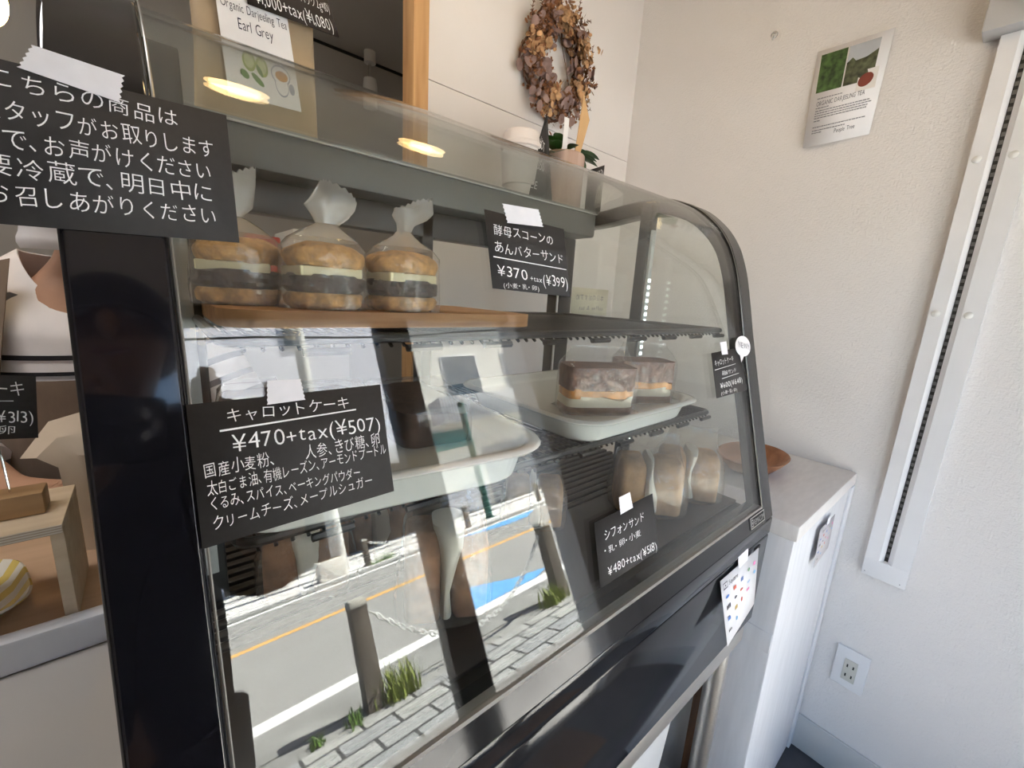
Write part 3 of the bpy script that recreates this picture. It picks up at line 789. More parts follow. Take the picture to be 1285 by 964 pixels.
def box_bag(t, name, mt, c, w, d, z0, z1, rot, sd, fold=.018):
    """clear bag wrapped round a block, its top folded over"""
    R = []; n = 56
    for k, (tz, f) in enumerate(((0, 1.02), (.05, 1.07), (.3, 1.10), (.6, 1.09), (.9, 1.06), (1.0, 1.03))):
        R.append(ring_pts((0, 0), w / 2 * f, d / 2 * f, z0 + (z1 - z0) * tz, n, .34, .05, sd, 55))
    for tz, f, dy in ((1.12, .88, .25), (1.26, .72, .06), (1.36, .68, .03)):
        R.append([(x * (1.0 if dy < .1 else .95), y * dy / .5 if dy < .2 else y * .6, z0 + (z1 - z0) * tz) for x, y, z in ring_pts((0, 0), w / 2 * f * 1.2, d / 2 * f, 0, n, .5, .10, sd, 70)])
    R = [[(c[0] + x * cos(rot) - y * sin(rot), c[1] + x * sin(rot) + y * cos(rot), z) for x, y, z in r] for r in R]
    mb = MB().loft(R, True, True, False)
    return mb.build(name, mt, t, smooth=60)
def layer_cake(c, label, rot, sd, w):
    z = -.1708; t = thing('carrot_cake_slice', label, 'cake', (c[0], c[1], z), 'layered carrot cakes on the right tray')
    d = .060
    layer(MB(), c, w, d, z, z + .012, rot, .05, sd).build('base_layer', base_m, t)
    layer(MB(), c, w * .99, d * .99, z + .0118, z + .025, rot, .05, sd + 1, .004).build('cream_layer', cream_m, t)
    layer(MB(), c, w * .985, d * .985, z + .0248, z + .037, rot, .05, sd + 2, .003).build('filling', orange_m, t)
    layer(MB(), c, w, d, z + .0368, z + .072, rot, .05, sd + 3).build('top_layer', choc_m, t)
    box_bag(t, 'bag', film, c, w, d, z - .0005, z + .0745, rot, sd)
    R = [[(c[0] + x * cos(rot) - y * sin(rot), c[1] + x * sin(rot) + y * cos(rot), zz + .004 * abs(sin(i * 2.3))) for i, (x, y, zz) in enumerate(ring_pts((0, 0), .062, .048, z + .002, 26, .6, .2, sd))] for z in (z - .0005, z)]
    MB().loft(R[:1] + [[(a, b, cc + .0008) for a, b, cc in R[0]]]).build('paper_liner', wax_film, t)
layer_cake((.518, .400), 'nearer bagged carrot cake with orange filling and cream layer', radians(-28), 2.2, .108)
layer_cake((.655, .408), 'second bagged carrot cake with orange filling, right of the first', radians(-30), 5.2, .098)
loaf_m = pmat('dark_cake', (.13, .075, .055), .9, var=.25, scale=60, bump=.7)
def wrapped_loaf(c, w, d, h, label, rot, sd):
    z = -.1708; t = thing('wrapped_cake', label, 'cake', (c[0], c[1], z), 'wrapped dark cakes on the left tray')
    mb = MB(); layer(mb, c, w, d, z, z + h, rot, .05, sd, .003); mb.build('cake', loaf_m, t)
    box_bag(t, 'bag', wax_film, c, w, d, z - .0005, z + h + .010, rot, sd)
wrapped_loaf((.245, .470), .085, .16, .036, 'wrapped dark cake at the right side of the left tray', radians(-7), 1.1)
wrapped_loaf((.140, .470), .085, .16, .040, 'wrapped dark cake in the middle of the left tray', radians(-7), 3.1)
wrapped_loaf((.075, .52), .06, .12, .038, 'wrapped dark cake at the left side of the left tray', radians(-7), 6.1)

# ---------------------------------------------------------------- chiffon sandwiches on the deck
chif_m = pmat('chiffon_sponge', (.56, .34, .17), .85, var=.25, scale=50, bump=.6, bscale=120)
chif_b = pmat('chiffon_crust', (.34, .17, .09), .85, var=.30, scale=50, bump=.6)
whip_m = pmat('whipped_cream', (.88, .85, .77), .45)
clear_bag = clear_mat('bread_bag_film', (.95, .94, .92), .055, .05, milk=.13, milk_col=(.9, .88, .84), wave=.6)
def chiffon(c, label, rot, sd, h=.075, dark=False, k_=1.0):
    z = -.3715; t = thing('chiffon_sandwich', label, 'chiffon sandwich', (c[0], c[1], z), 'bagged chiffon sandwiches on the case floor')
    def place(p):
        p = (p[0] * k_, p[1] * k_, p[2])
        return (c[0] + p[0] * cos(rot) - p[1] * sin(rot), c[1] + p[0] * sin(rot) + p[1] * cos(rot), z + p[2])
    mm = chif_b if dark else chif_m
    prof = ((0, .93), (.03, 1.0), (.3, 1.0), (.6, .98), (.82, .93), (.93, .82), (1.0, .55))
    for s in (-1, 1):
        R = []
        for tt, f in prof:
            w = .021 * f ** .5; o = s * (.006 + .021)
            R.append([place((o + x, y, h * tt + .002 * noise.noise(Vector((x * 90, y * 90, sd))))) for x, y, _ in ring_pts((0, 0), w, .037 * f, 0, 30, .42, .06, sd + s, 55)])
        MB().loft(R).build('sponge_half', mm, t)
    R = []
    for tt, f in prof:
        w = (.0075 + .004 * sin(tt * 4 + sd)) * (1.6 if dark else 1)
        R.append([place((x + .003 * sin(tt * 5 + sd), y - .002, .004 + (h + .003) * tt)) for x, y, _ in ring_pts((0, 0), w, .040 * f + .002 * sin(tt * 9), 0, 24, .75, .12, sd, 70)])
    MB().loft(R).build('cream', whip_m, t)
    R = []; n = 44
    for tz, f, g in ((0, 1.04, 1.08), (.06, 1.14, 1.16), (.35, 1.14, 1.15), (.7, 1.08, 1.08), (1.0, .96, .90), (1.2, .86, .5), (1.42, .80, .16), (1.55, .82, .10)):
        R.append([place((x, y, h * tz + .004 * noise.noise(Vector((x * 60, y * 60, sd))))) for x, y, _ in ring_pts((0, 0), .050 * f, .044 * g, 0, n, .55, .12, sd + tz, 55)])
    MB().loft(R, True, True, False).build('bag', clear_bag, t, smooth=60)
chiffon((.680, .385), 'bagged chiffon cream sandwich right behind its price card', radians(-48), 1.0, .092, False, 1.22)
chiffon((.797, .368), 'bagged chiffon cream sandwich in the right front corner of the case', radians(-52), 2.5, .088, False, 1.15)
chiffon((.243, .385), 'bagged chiffon sandwich with a thick cream swirl, near the middle mullion reflection', radians(-25), 3.7, .105, True)
chiffon((.125, .520), 'bagged dark chiffon sandwich in the left of the case under the wire shelf', radians(-20), 5.0, .072, True)
chiffon((.235, .560), 'bagged dark chiffon sandwich at the back, right of the leftmost', radians(-22), 6.0, .072, True)
chiffon((.470, .470), 'bagged chiffon sandwich behind the chiffon card and under the trays', radians(-40), 7.0, .07)

# ---------------------------------------------------------------- cards taped to the glass
card('price_card', 'large black carrot cake price card with ingredients listed in white', 'price card', [[.0112, .3174, -.078], [.1346, .3177, -.0769], [.1362, .2953, -.1604], [.0109, .2943, -.1642]], [
    ('キャロットケーキ', (.154, .165), (.794, .185), .101), ('¥470+tax(¥507)', (.166, .373), (.972, .408), .126), ('国産小麦粉、', (.037, .53), (.361, .535), .102), ('人参、きび糖、卵', (.507, .541), (.952, .556), .111),
    ('太白ごま油、有機レーズン、アーモンドプードル', (.043, .654), (.985, .647), .095), ('くるみ、スパイス、ベーキングパウダー', (.043, .758), (.803, .798), .089), ('クリームチーズ、メープルシュガー', (.047, .905), (.872, .894), .094)],
    strokes=[((.124, .205), (.826, .192), .014)], tape=[(.36, -.12), (.535, -.11), (.545, .06), (.348, .065)], seed=3)
card('price_card', 'black scone sandwich price card taped high on the glass, upper right', 'price card', [[.2609, .3599, .0801], [.3747, .359, .0768], [.3729, .3385, .0006], [.2603, .3395, .0043]], [
    ('酵母スコーンの', (.074, .303), (.832, .28), .136), ('あんバターサンド', (.059, .536), (.967, .532), .143), ('¥370', (.065, .833), (.439, .831), .152), ('+tax', (.46, .844), (.619, .846), .081), ('(¥399)', (.625, .869), (.985, .89), .16), ('(小麦・乳・卵)', (.122, .975), (.568, .965), .069)],
    strokes=[((.042, .584), (.978, .599), .014)], tape=[(.199, -.129), (.662, -.184), (.702, .048), (.237, .113)], seed=4)
card('price_card', 'black chiffon sandwich price card at the bottom edge of the glass', 'price card', [[.3712, .2699, -.2547], [.4952, .2705, -.2526], [.4958, .2508, -.3259], [.37, .2499, -.3293]], [
    ('シフォンサンド', (.12, .354), (.812, .393), .154), ('・乳・卵・小麦', (.1, .55), (.717, .599), .109), ('¥480+tax(¥518)', (.121, .886), (.97, .98), .15)],
    tape=[(.397, -.204), (.594, -.21), (.617, .061), (.397, .071)], seed=5)
card('price_card', 'small black carrot cake sandwich price card beside the round NEW sticker', 'price card', [[.7104, .3175, -.0777], [.824, .319, -.0719], [.8381, .2981, -.1499], [.7123, .2977, -.1513]], [
    ('キャロットケーキ', (.054, .314), (.711, .288), .136), ('胡麻サンド', (.243, .547), (.754, .54), .098), ('¥600(¥648)', (.14, .821), (.896, .788), .124), ('(小麦・乳・卵)', (.139, .965), (.659, .963), .08)],
    strokes=[((.037, .375), (.751, .342), .012), ((.226, .599), (.809, .567), .012)], tape=[(.304, -.199), (.535, -.191), (.526, .098), (.319, .084)], seed=6)
fs = bilin([[.7104, .3175, -.0777], [.824, .319, -.0719], [.8381, .2981, -.1499], [.7123, .2977, -.1513]])
st = thing('new_sticker', 'white teardrop sticker reading NEW on the right edge of the case glass', 'sticker', fs(1.095, .0))
mb = MB(); pts = []
for k in range(40):
    a = 2 * pi * k / 40; r = 1.0
    pts.append(fs(1.10 + .29 * cos(a), -.01 + .235 * sin(a), .0026))
pts2 = []
for p, k in zip(pts, range(40)):
    a = 2 * pi * k / 40
    if abs((a - 1.95 + pi) % (2 * pi) - pi) < .12: p = fs(.93, .34, .0026)
    pts2.append(p)
nn = fs.n
mb.loft([pts2, [p + nn * .0006 for p in pts2]]); mb.build('sheet', paper, st, smooth=0)
mb = MB(); write(mb, lambda u, v: fs(u, v, .0036), [('NEW!!', (.93, .00), (1.32, .11), .15)]); mb.build('lettering', ink_soft, st, smooth=0, fix=False)
card('notice_card', 'largest black notice card taped across the near black side frame', 'notice', [[-.0737, .3650, .1027], [.0503, .3655, .1049], [.0493, .3433, .0228], [-.0746, .3424, .0191]], [
    ('こちらの商品は', (.165, .178), (.796, .192), .122), ('スタッフがお取りします', (.128, .376), (.933, .375), .128), ('ので、お声がけください', (.114, .546), (.911, .547), .127), ('要冷蔵で、明日中に', (.13, .712), (.906, .722), .127), ('お召しあがりください', (.128, .885), (.914, .885), .127)],
    tape=[(.305, -.134), (.602, -.095), (.577, .103), (.257, .03)], seed=8)

# ================================================================== UNDER AND BESIDE THE CASE
tb = thing('steel_table', 'brushed steel work table under the display case', 'table', (.43, .52, FZ))
MB().box((-.04, .240, -.690), (.895, .82, -.634), .004).build('tabletop', steel, tb)
for x in (-.01, .862):
    for y in (.268, .79):
        MB().cyl((x, y, FZ), (x, y, -.69), .019).build('leg', steel, tb)
MB().box((.0, .27, -1.12), (.86, .79, -1.10), .003).build('undershelf', steel, tb)
bx = thing('storage_box', 'white plastic storage box under the steel table', 'box', (.60, .50, -1.0995))
MB().loft([[(x, y, -1.0995) for x, y in slab_pts(.40, .80, .32, .68, .04)], [(x, y, -.82) for x, y in slab_pts(.385, .815, .305, .695, .045)]]).build('tub', plastic_white, bx)
MB().loft([[(x, y, -.82) for x, y in slab_pts(.378, .822, .298, .702, .05)], [(x, y, -.80) for x, y in slab_pts(.378, .822, .298, .702, .05)]]).build('lid', pmat('pale_blue_lid', (.70, .76, .84), .35), bx)
tag(MB().prism([(.895, .272, FZ), (.909, .272, FZ), (.909, .315, FZ), (.895, .315, FZ)], (0, 0, .64)).build('wooden_batten', wood_mat('brown_batten', (.13, .06, .03), (.24, .12, .06), .5, 'Z', 3)), 'brown wooden batten standing between the steel table leg and the white cabinet', 'batten')

cab = thing('white_cabinet', 'white brushed-paint wooden cabinet between the case and the textured wall', 'cabinet', (1.147, .48, FZ))
MB().box((.916, .192, FZ + .002), (1.376, .78, -.44), .004).build('body', brush_white, cab)
MB().box((.912, .187, -.44), (1.378, .79, -.405), .005).build('top', pmat('white_top_paint', (.76, .73, .71), .55, var=.05, scale=6, stretch=(3, 12, 3)), cab)
MB().box((1.345, .186, FZ + .002), (1.376, .1925, -.44), .002).build('edge_strip', white_paint, cab)
MB().box((.913, .194, -.70), (.9165, .78, -.655), .001).build('side_rail', brush_white, cab)

bowl_m = wood_mat('bowl_wood', (.25, .095, .035), (.40, .17, .07), .45, 'X', 3)
mb = MB()
mb.loft([[(1.145 + x, .365 + y, -.405 + z) for x, y, _ in ring_pts((0, 0), rx, ry, 0, 40, 1.0)] for rx, ry, z in ((.05, .035, .0005), (.075, .05, .008), (.10, .068, .028), (.112, .078, .042), (.106, .073, .043), (.092, .062, .030), (.06, .04, .012), (.01, .008, .009))])
tag(mb.build('wooden_bowl', bowl_m, smooth=60), 'brown oval wooden bowl on the white cabinet', 'bowl')

card('payment_notice', 'white payment notice with coloured logos taped to the black front of the case', 'notice', [[.678, .2300, -.4440], [.842, .2300, -.4445], [.842, .219, -.560], [.694, .206, -.562]], [
    ('Square', (.18, .16), (.42, .165), .075)], strokes=[((.05, .075), (.055, .075), .09), ((.05, .075), (.15, .075), .012), ((.145, .075), (.15, .075), .09), ((.05, .16), (.15, .16), .012), ((.09, .11), (.11, .11), .025)],
    tape=[(.42, -.14), (.68, -.16), (.68, .03), (.42, .05)], mt=paper, ink_m=ink, seed=9, jitter=.1)
lgc = [('logo_blue', (.10, .22, .55)), ('logo_red', (.72, .16, .10)), ('logo_green', (.18, .40, .22)), ('logo_pink', (.85, .25, .50)), ('logo_grey', (.10, .10, .11)), ('logo_gold', (.62, .42, .10)), ('logo_sky', (.25, .52, .80))]
LM = [pmat(a, b, .7) for a, b in lgc]
def logos(corners, parent, spots, lift=.0016):
    f = bilin(corners); rnd = random.Random(3)
    for k, (u, v, w, h, c) in enumerate(spots):
        w *= .72; h *= .62
        mb = MB()
        if k % 3 == 0:   # rounded badge
            mb.poly([f(u + w * .5 * cos(a), v + h * .5 * sin(a), lift) for a in [2 * pi * i / 16 for i in range(16)]])
        elif k % 3 == 1:
            mb.poly([f(u - w / 2, v - h / 2, lift), f(u + w / 2, v - h / 2, lift), f(u + w / 2, v + h / 2, lift), f(u - w / 2, v + h / 2, lift)])
        else:            # three bars
            for j in range(3):
                a = u - w / 2 + w * (j * .36); mb.poly([f(a, v - h / 2, lift), f(a + w * .26, v - h / 2, lift), f(a + w * .26, v + h / 2, lift), f(a, v + h / 2, lift)])
        mb.build('printed_logo', LM[c], parent, smooth=0, fix=False)
SPOTS = [(.12, .30, .12, .07, 0), (.32, .28, .10, .09, 1), (.52, .26, .09, .10, 0), (.72, .22, .08, .09, 2), (.88, .20, .09, .10, 3), (.13, .46, .14, .10, 4), (.33, .44, .10, .06, 4), (.50, .42, .10, .05, 1), (.72, .42, .11, .04, 6), (.90, .36, .09, .10, 6), (.12, .64, .10, .08, 0), (.33, .60, .10, .10, 5), (.50, .58, .07, .12, 1), (.70, .54, .12, .06, 3), (.12, .82, .12, .05, 4), (.33, .78, .08, .10, 6)]
pn = [o for o in COL.objects if o.name.startswith('payment_notice')][0]
logos([[.678, .2300, -.4440], [.842, .2300, -.4445], [.842, .219, -.560], [.694, .206, -.562]], pn, SPOTS)
cc = [[1.068, .1840, -.462], [1.186, .1840, -.462], [1.194, .1835, -.552], [1.072, .181, -.556]]
card('payment_notice', 'payment notice with coloured logos taped to the front of the white cabinet', 'notice', cc, [('Square', (.18, .16), (.42, .165), .075)], tape=[(.40, -.14), (.60, -.14), (.60, .06), (.40, .06)], mt=pmat('pinkish_paper', (.62, .585, .61), .8), ink_m=ink, seed=10, jitter=.1)
pn = [o for o in COL.objects if o.name.startswith('payment_notice.')][0]
logos(cc, pn, SPOTS)

# ================================================================== RIGHT WALL
def wallpt(y, z, l=0): return (XR - l, y, z)
P4 = [[XR - .002, .464, .656], [XR - .010, .310, .651], [XR - .003, .3185, .431], [XR - .014, .454, .424]]
card('tea_poster', 'white tea poster with two landscape photos on the textured wall', 'poster', P4, [
    ('ORGANIC DARJEELING TEA', (.11, .582), (.80, .575), .050), ('People Tree', (.46, .905), (.76, .90), .046)], mt=paper, ink_m=ink, jitter=0, seed=11)
po = [o for o in COL.objects if o.name.startswith('tea_poster')][0]
fpz = bilin(P4)
hill = pmat('printed_green_hill', (.055, .105, .028), .7, var=.75, scale=70)
fieldm = pmat('printed_tea_field', (.085, .095, .05), .7, var=.7, scale=80)
skyp = pmat('printed_sky', (.50, .53, .58), .7, var=.1, scale=12)
tea_m = pmat('printed_tea', (.20, .035, .02), .6)
def pq(mb, u0, v0, u1, v1, l=.0016): mb.poly([fpz(u0, v0, l), fpz(u1, v0, l), fpz(u1, v1, l), fpz(u0, v1, l)])
mb = MB(); pq(mb, .07, .05, .44, .44); mb.build('hill_photo', hill, po, smooth=0)
mb = MB(); pq(mb, .46, .05, .86, .25); mb.build('sky_photo', skyp, po, smooth=0)
mb = MB(); mb.poly([fpz(u, v, .0017) for u, v in ((.46, .21), (.53, .17), (.58, .21), (.72, .20), (.86, .15), (.86, .44), (.46, .44))]); mb.build('field_photo', fieldm, po, smooth=0)
mb = MB(); pq(mb, .66, .33, .92, .53, .0019); mb.build('cup_photo', pmat('printed_white', (.82, .80, .78), .7), po, smooth=0)
mb = MB(); mb.poly([fpz(.77 + .10 * cos(a), .43 + .065 * sin(a) - .1 * .1 * cos(a), .0022) for a in [2 * pi * k / 24 for k in range(24)]]); mb.build('tea_photo', tea_m, po, smooth=0)
mb = MB()
for k, v in enumerate((.50, .600, .630, .655, .680, .705, .735, .80, .835, .86)):
    rnd = random.Random(k); u = .11 if k != 7 else .11
    end = (.45, .30, .88, .88, .88, .86, .18, .86, .60, .22)[k]
    while u < end:
        w = rnd.uniform(.015, .05); mb.poly([fpz(u, v, .0016), fpz(u + w, v, .0016), fpz(u + w, v + .009, .0016), fpz(u, v + .009, .0016)]); u += w + .008
mb.build('fine_print', ink_soft, po, smooth=0, fix=False)

ol = thing('wall_outlet', 'white double power outlet low on the textured wall', 'outlet', (XR - .005, .104, -.953))
MB().box((XR - .008, .0685, -1.012), (XR, .140, -.893), .003).build('plate', white_paint, ol)
MB().box((XR - .010, .0895, -.988), (XR - .006, .1185, -.9235), .001).build('socket_block', pmat('socket_cream', (.60, .59, .54), .4), ol)
for z in (-.942, -.971):
    for y in (.0975, .1105):
        MB().box((XR - .0104, y - .0016, z - .0045), (XR - .0095, y + .0016, z + .0045)).build('slot', rubber, ol)

rl = thing('slotted_shelf_rail', 'tall white boxed-in metal shelf rail with a dark slot on the wall', 'shelf rail', (XR - .01, .088, -.66))
mb = MB()
mb.prism([(XR, .131, -.66), (XR - .020, .131, -.66), (XR - .020, .104, -.66), (XR - .010, .0955, -.66), (XR, .0955, -.66)], (0, 0, 1.226))
mb.prism([(XR, .0875, -.66), (XR - .010, .0875, -.66), (XR - .020, .078, -.66), (XR - .020, .045, -.66), (XR, .045, -.66)], (0, 0, 1.226))
mb.box((XR - .0201, .0451, -.660), (XR, .1309, -.612), .001)
mb.build('cover_board', white_paint, rl)
MB().box((XR - .004, .0875, -.612), (XR - .002, .0955, .566)).build('slot_back', pmat('slot_dark', (.03, .028, .026), .6), rl)
mb = MB()
for k in range(75): mb.box((XR - .0055, .0885, -.60 + k * .0155), (XR - .0038, .0945, -.592 + k * .0155))
mb.build('perforated_strip', pmat('dull_zinc', (.20, .195, .19), .45, .5), rl)
for z in (.334, .012):
    for y in (.119, .0675):
        MB().lathe((0, 0, 0), [(.0075, 0), (.007, .002), (.004, .004), (.0005, .0045)], 16).rot(-pi / 2, 'Y', (0, 0, 0)).build('screw_cap', plastic_white, rl, absolute=False).location = Vector((XR - .0205, y, z)) - rl.location
for y in (.125, .056):
    MB().box((XR - .0206, y - .001, -.652), (XR - .0199, y + .001, -.650)).build('nail_head', ink_soft, rl)
bk = thing('shelf_bracket', 'grey white bracket block above the wall rail at the top right', 'bracket', (XR - .05, .10, .57))
MB().box((XR - .055, -.02, .567), (XR, .158, .80), .004).build('block', pmat('bracket_grey', (.55, .55, .56), .6, var=.03), bk)
MB().box((XR - .085, .02, .575), (XR - .053, .085, .80), .003).build('metal_plate', steel, bk)
hk = thing('wall_hook', 'small clear hook high on the textured wall', 'hook', (XR - .006, .578, .735))
MB().lathe((0, 0, 0), [(.009, 0), (.008, .004), (.002, .006)], 16).rot(-pi / 2, 'Y', (0, 0, 0)).build('base', clear_mat('clear_plastic', (.9, .9, .9), .06, .05, milk=.25), hk, absolute=False)
MB().tube([(-.005, 0, 0), (-.012, 0, -.004), (-.013, 0, -.012), (-.008, 0, -.016)], .0018, 8).build('prong', alu, hk, absolute=False)

# ================================================================== WREATH
wc = Vector((.962, YB - .035, .655))
wr = thing('dried_flower_wreath', 'dried brown hydrangea and eucalyptus wreath on the white panel wall', 'wreath', wc)
twig = pmat('twig_brown', (.12, .055, .03), .9, var=.3, scale=40)
leaf_p = pmat('dried_leaf_mauve', (.30, .20, .18), .8, var=.30, scale=25)
petal = pmat('hydrangea_gold', (.56, .34, .18), .85, var=.40, scale=35)
moss = pmat('dried_rust_flower', (.23, .10, .045), .95, var=.45, scale=60)
rnd = random.Random(12)
WA, WB = .098, .112
def wpt(a, r=0.0, dz=0.0): return wc + Vector((cos(a) * (WA + r), dz, sin(a) * (WB + r)))
mb = MB()
for k in range(7):
    mb.tube([wpt(2 * pi * i / 40, .018 * sin(i * .7 + k) + (k - 3) * .006, .008 * cos(i * .9 + k * 2) + .012) for i in range(40)], .0032, 5, True)
mb.build('twig_ring', twig, wr)
def disc_leaf(mb, c, r, n, elong=1.0, cup=.25, seg=9):
    n = n.normalized(); x = n.cross(Vector((rnd.random() - .5, rnd.random() - .5, rnd.random() - .5))).normalized(); y = n.cross(x)
    ctr = c - n * r * cup * .5; pts = [c + x * r * elong * cos(2 * pi * k / seg) + y * r * sin(2 * pi * k / seg) for k in range(seg)]
    V = [ctr] + pts
    mb.raw(V, [(0, k + 1, (k + 1) % seg + 1) for k in range(seg)])
ml = MB(); mp_ = MB(); mm_ = MB()
gold = [(1.2, 1.9), (2.75, 3.25), (.15, .75), (5.55, 6.0), (4.2, 4.5)]
for i in range(520):
    a = rnd.uniform(0, 2 * pi); r = rnd.gauss(0, .017); d = -rnd.uniform(-.012, .030)
    n = Vector((rnd.gauss(0, .6) + cos(a) * .4, -1, rnd.gauss(0, .6) + sin(a) * .4))
    isg = any(lo < a < hi for lo, hi in gold)
    if isg and rnd.random() < .75:
        for q in range(5): disc_leaf(mp_, wpt(a + rnd.gauss(0, .05), r + rnd.gauss(0, .008), d - .008), rnd.uniform(.0045, .0075), n + Vector((rnd.gauss(0, .7), 0, rnd.gauss(0, .7))), 1.2, .4, 7)
    elif rnd.random() < .36:
        disc_leaf(ml, wpt(a, r * 1.3, d - .004), rnd.uniform(.008, .0155), n, rnd.uniform(1.0, 1.45), .25, 10)
    else:
        for q in range(7): disc_leaf(mm_, wpt(a + rnd.gauss(0, .06), r + rnd.gauss(0, .012), d + rnd.gauss(0, .006)), rnd.uniform(.002, .0045), n + Vector((rnd.gauss(0, 1), 0, rnd.gauss(0, 1))), 1.9, .3, 6)
ml.build('eucalyptus_leaves', leaf_p, wr, fix=False, smooth=0); mp_.build('hydrangea_petals', petal, wr, fix=False, smooth=0); mm_.build('dried_flowers', moss, wr, fix=False, smooth=0)
mb = MB()
for a, L, cv in ((1.15, .065, .3), (1.0, .055, -.3), (2.2, .05, .5), (.3, .05, .9), (5.6, .05, .6), (5.2, .045, -.4), (2.6, .05, -.6)):
    base = wpt(a, .012); pts = []
    for k in range(8):
        t = k / 7; aa = a + cv * t * t; pts.append(base + Vector((cos(aa), -.3 * t, sin(aa))) * L * t)
    mb.tube(pts, .0009, 5)
    for k in range(2, 8):
        for s in (-1, 1):
            tn = (pts[k] - pts[k - 1]).normalized(); sd = tn.cross(Vector((0, 1, 0))) * s
            mb.tube([pts[k], pts[k] + (tn * .5 + sd) * .010 * (1.3 - k / 9)], [.0012, .0006], 4)
mb.tube([wpt(1.7, -.03), wc + Vector((.02, -.01, .0)), wpt(5.6, -.03)], .001, 5)
mb.build('fern_sprigs', twig, wr)

# ================================================================== ON TOP OF THE CASE
TZ = .2036
kraft = pmat('kraft_paper', (.42, .315, .20), .7, var=.08, scale=25, bump=.15, bscale=60)
tbg = thing('tea_bag_pouch', 'kraft paper tea pouch with a white Earl Grey label on the case top', 'tea pouch', (.146, .765, TZ))
mb = MB(); R = []
for t in (0, .03, .15, .4, .7, 1.0):
    th = .026 * (1 - t) ** .6 + .002; R.append([(.146 + x + .004 * sin(t * 3), .766 + y, TZ + .245 * t) for x, y, _ in ring_pts((0, 0), .0775 - .004 * sin(t * 3.1), th, 0, 40, .45, .015, 2)])
mb.loft(R); mb.build('pouch', kraft, tbg, smooth=60)
LBC = [[.0975, .7385, .385], [.180, .7385, .385], [.196, .7365, .243], [.106, .7365, .240]]
fl = bilin(LBC)
mb = MB(); mb.sheet(lambda u, v: fl(u, v, .0015), 6, 6); mb.build('label_sheet', paper, tbg)
mb = MB(); write(mb, lambda u, v: fl(u, v, .0022), [('Organic Darjeeling Tea', (.05, .30), (.97, .30), .075), ('Earl Grey', (.25, .44), (.74, .44), .095)], jitter=.2); mb.build('label_lettering', ink, tbg, smooth=0, fix=False)
lime = pmat('printed_lime', (.36, .46, .08), .7, var=.3, scale=60); limel = pmat('printed_leaf', (.10, .24, .04), .7); cupink = pmat('printed_cup_blue', (.35, .37, .46), .7)
def oval(mb, f, u, v, ru, rv, l, n=20, rot=0): mb.poly([f(u + ru * cos(a) * cos(rot) - rv * sin(a) * sin(rot), v + ru * cos(a) * sin(rot) + rv * sin(a) * cos(rot), l) for a in [2 * pi * k / n for k in range(n)]])
mb = MB(); oval(mb, fl, .33, .68, .09, .085, .0022); oval(mb, fl, .50, .70, .085, .085, .0022); mb.build('printed_limes', lime, tbg, smooth=0)
mb = MB(); oval(mb, fl, .33, .68, .065, .06, .0026); oval(mb, fl, .50, .70, .06, .06, .0026); mb.build('printed_lime_flesh', pmat('printed_lime_flesh', (.62, .66, .36), .7, var=.2, scale=120), tbg, smooth=0)
mb = MB(); oval(mb, fl, .25, .80, .06, .035, .0024, 14, .3); oval(mb, fl, .42, .82, .09, .03, .0024, 14, .5); oval(mb, fl, .46, .74, .06, .025, .0028, 14, .9); mb.build('printed_leaves', limel, tbg, smooth=0)
mb = MB(); oval(mb, fl, .76, .72, .14, .085, .0022); oval(mb, fl, .76, .80, .10, .11, .0021); oval(mb, fl, .90, .82, .04, .05, .0021); mb.build('printed_cup', cupink, tbg, smooth=0)
mb = MB(); oval(mb, fl, .76, .72, .125, .072, .0024); oval(mb, fl, .76, .81, .09, .085, .0023); mb.build('printed_cup_white', paper, tbg, smooth=0)
mb = MB(); oval(mb, fl, .77, .73, .09, .045, .0028); mb.build('printed_tea_surface', pmat('printed_amber', (.55, .27, .06), .6), tbg, smooth=0)
card('price_card', 'dark brown tea price card taped across the kraft pouch', 'price card', [[.128, .733, .432], [.224, .733, .437], [.2525, .733, .3585], [.1345, .733, .3530]], [
    ('ダージリン', (.10, .35), (.55, .36), .14), ('ジャー', (.10, .66), (.36, .66), .13), ('(ティーバッグ2g×10)', (.40, .66), (.98, .66), .14), ('¥1,000+tax(¥1,080)', (.08, .93), (.96, .94), .19)], mt=pmat('brown_card', (.035, .024, .018), .75), seed=12)

cup_c = (.648, .765)
cup = thing('paper_cup', 'stack of white paper cups with a pale sleeve behind the tent card', 'cup', (cup_c[0], cup_c[1], TZ))
MB().lathe((cup_c[0], cup_c[1], TZ), [(.030, 0), (.040, .105)], 36).build('cup', pmat('cup_white', (.80, .75, .73), .6), cup)
MB().lathe((cup_c[0], cup_c[1], TZ), [(.0345, .03), (.0385, .030), (.0435, .095), (.0400, .095)], 36).build('sleeve', pmat('cup_sleeve', (.66, .62, .60), .7, var=.05), cup)
MB().lathe((cup_c[0], cup_c[1], TZ), [(.042, .103), (.0455, .105), (.0455, .112), (.042, .115), (.0405, .130), (.037, .137), (.01, .134)], 36).build('lid', pmat('lid_white', (.80, .74, .72), .4), cup)
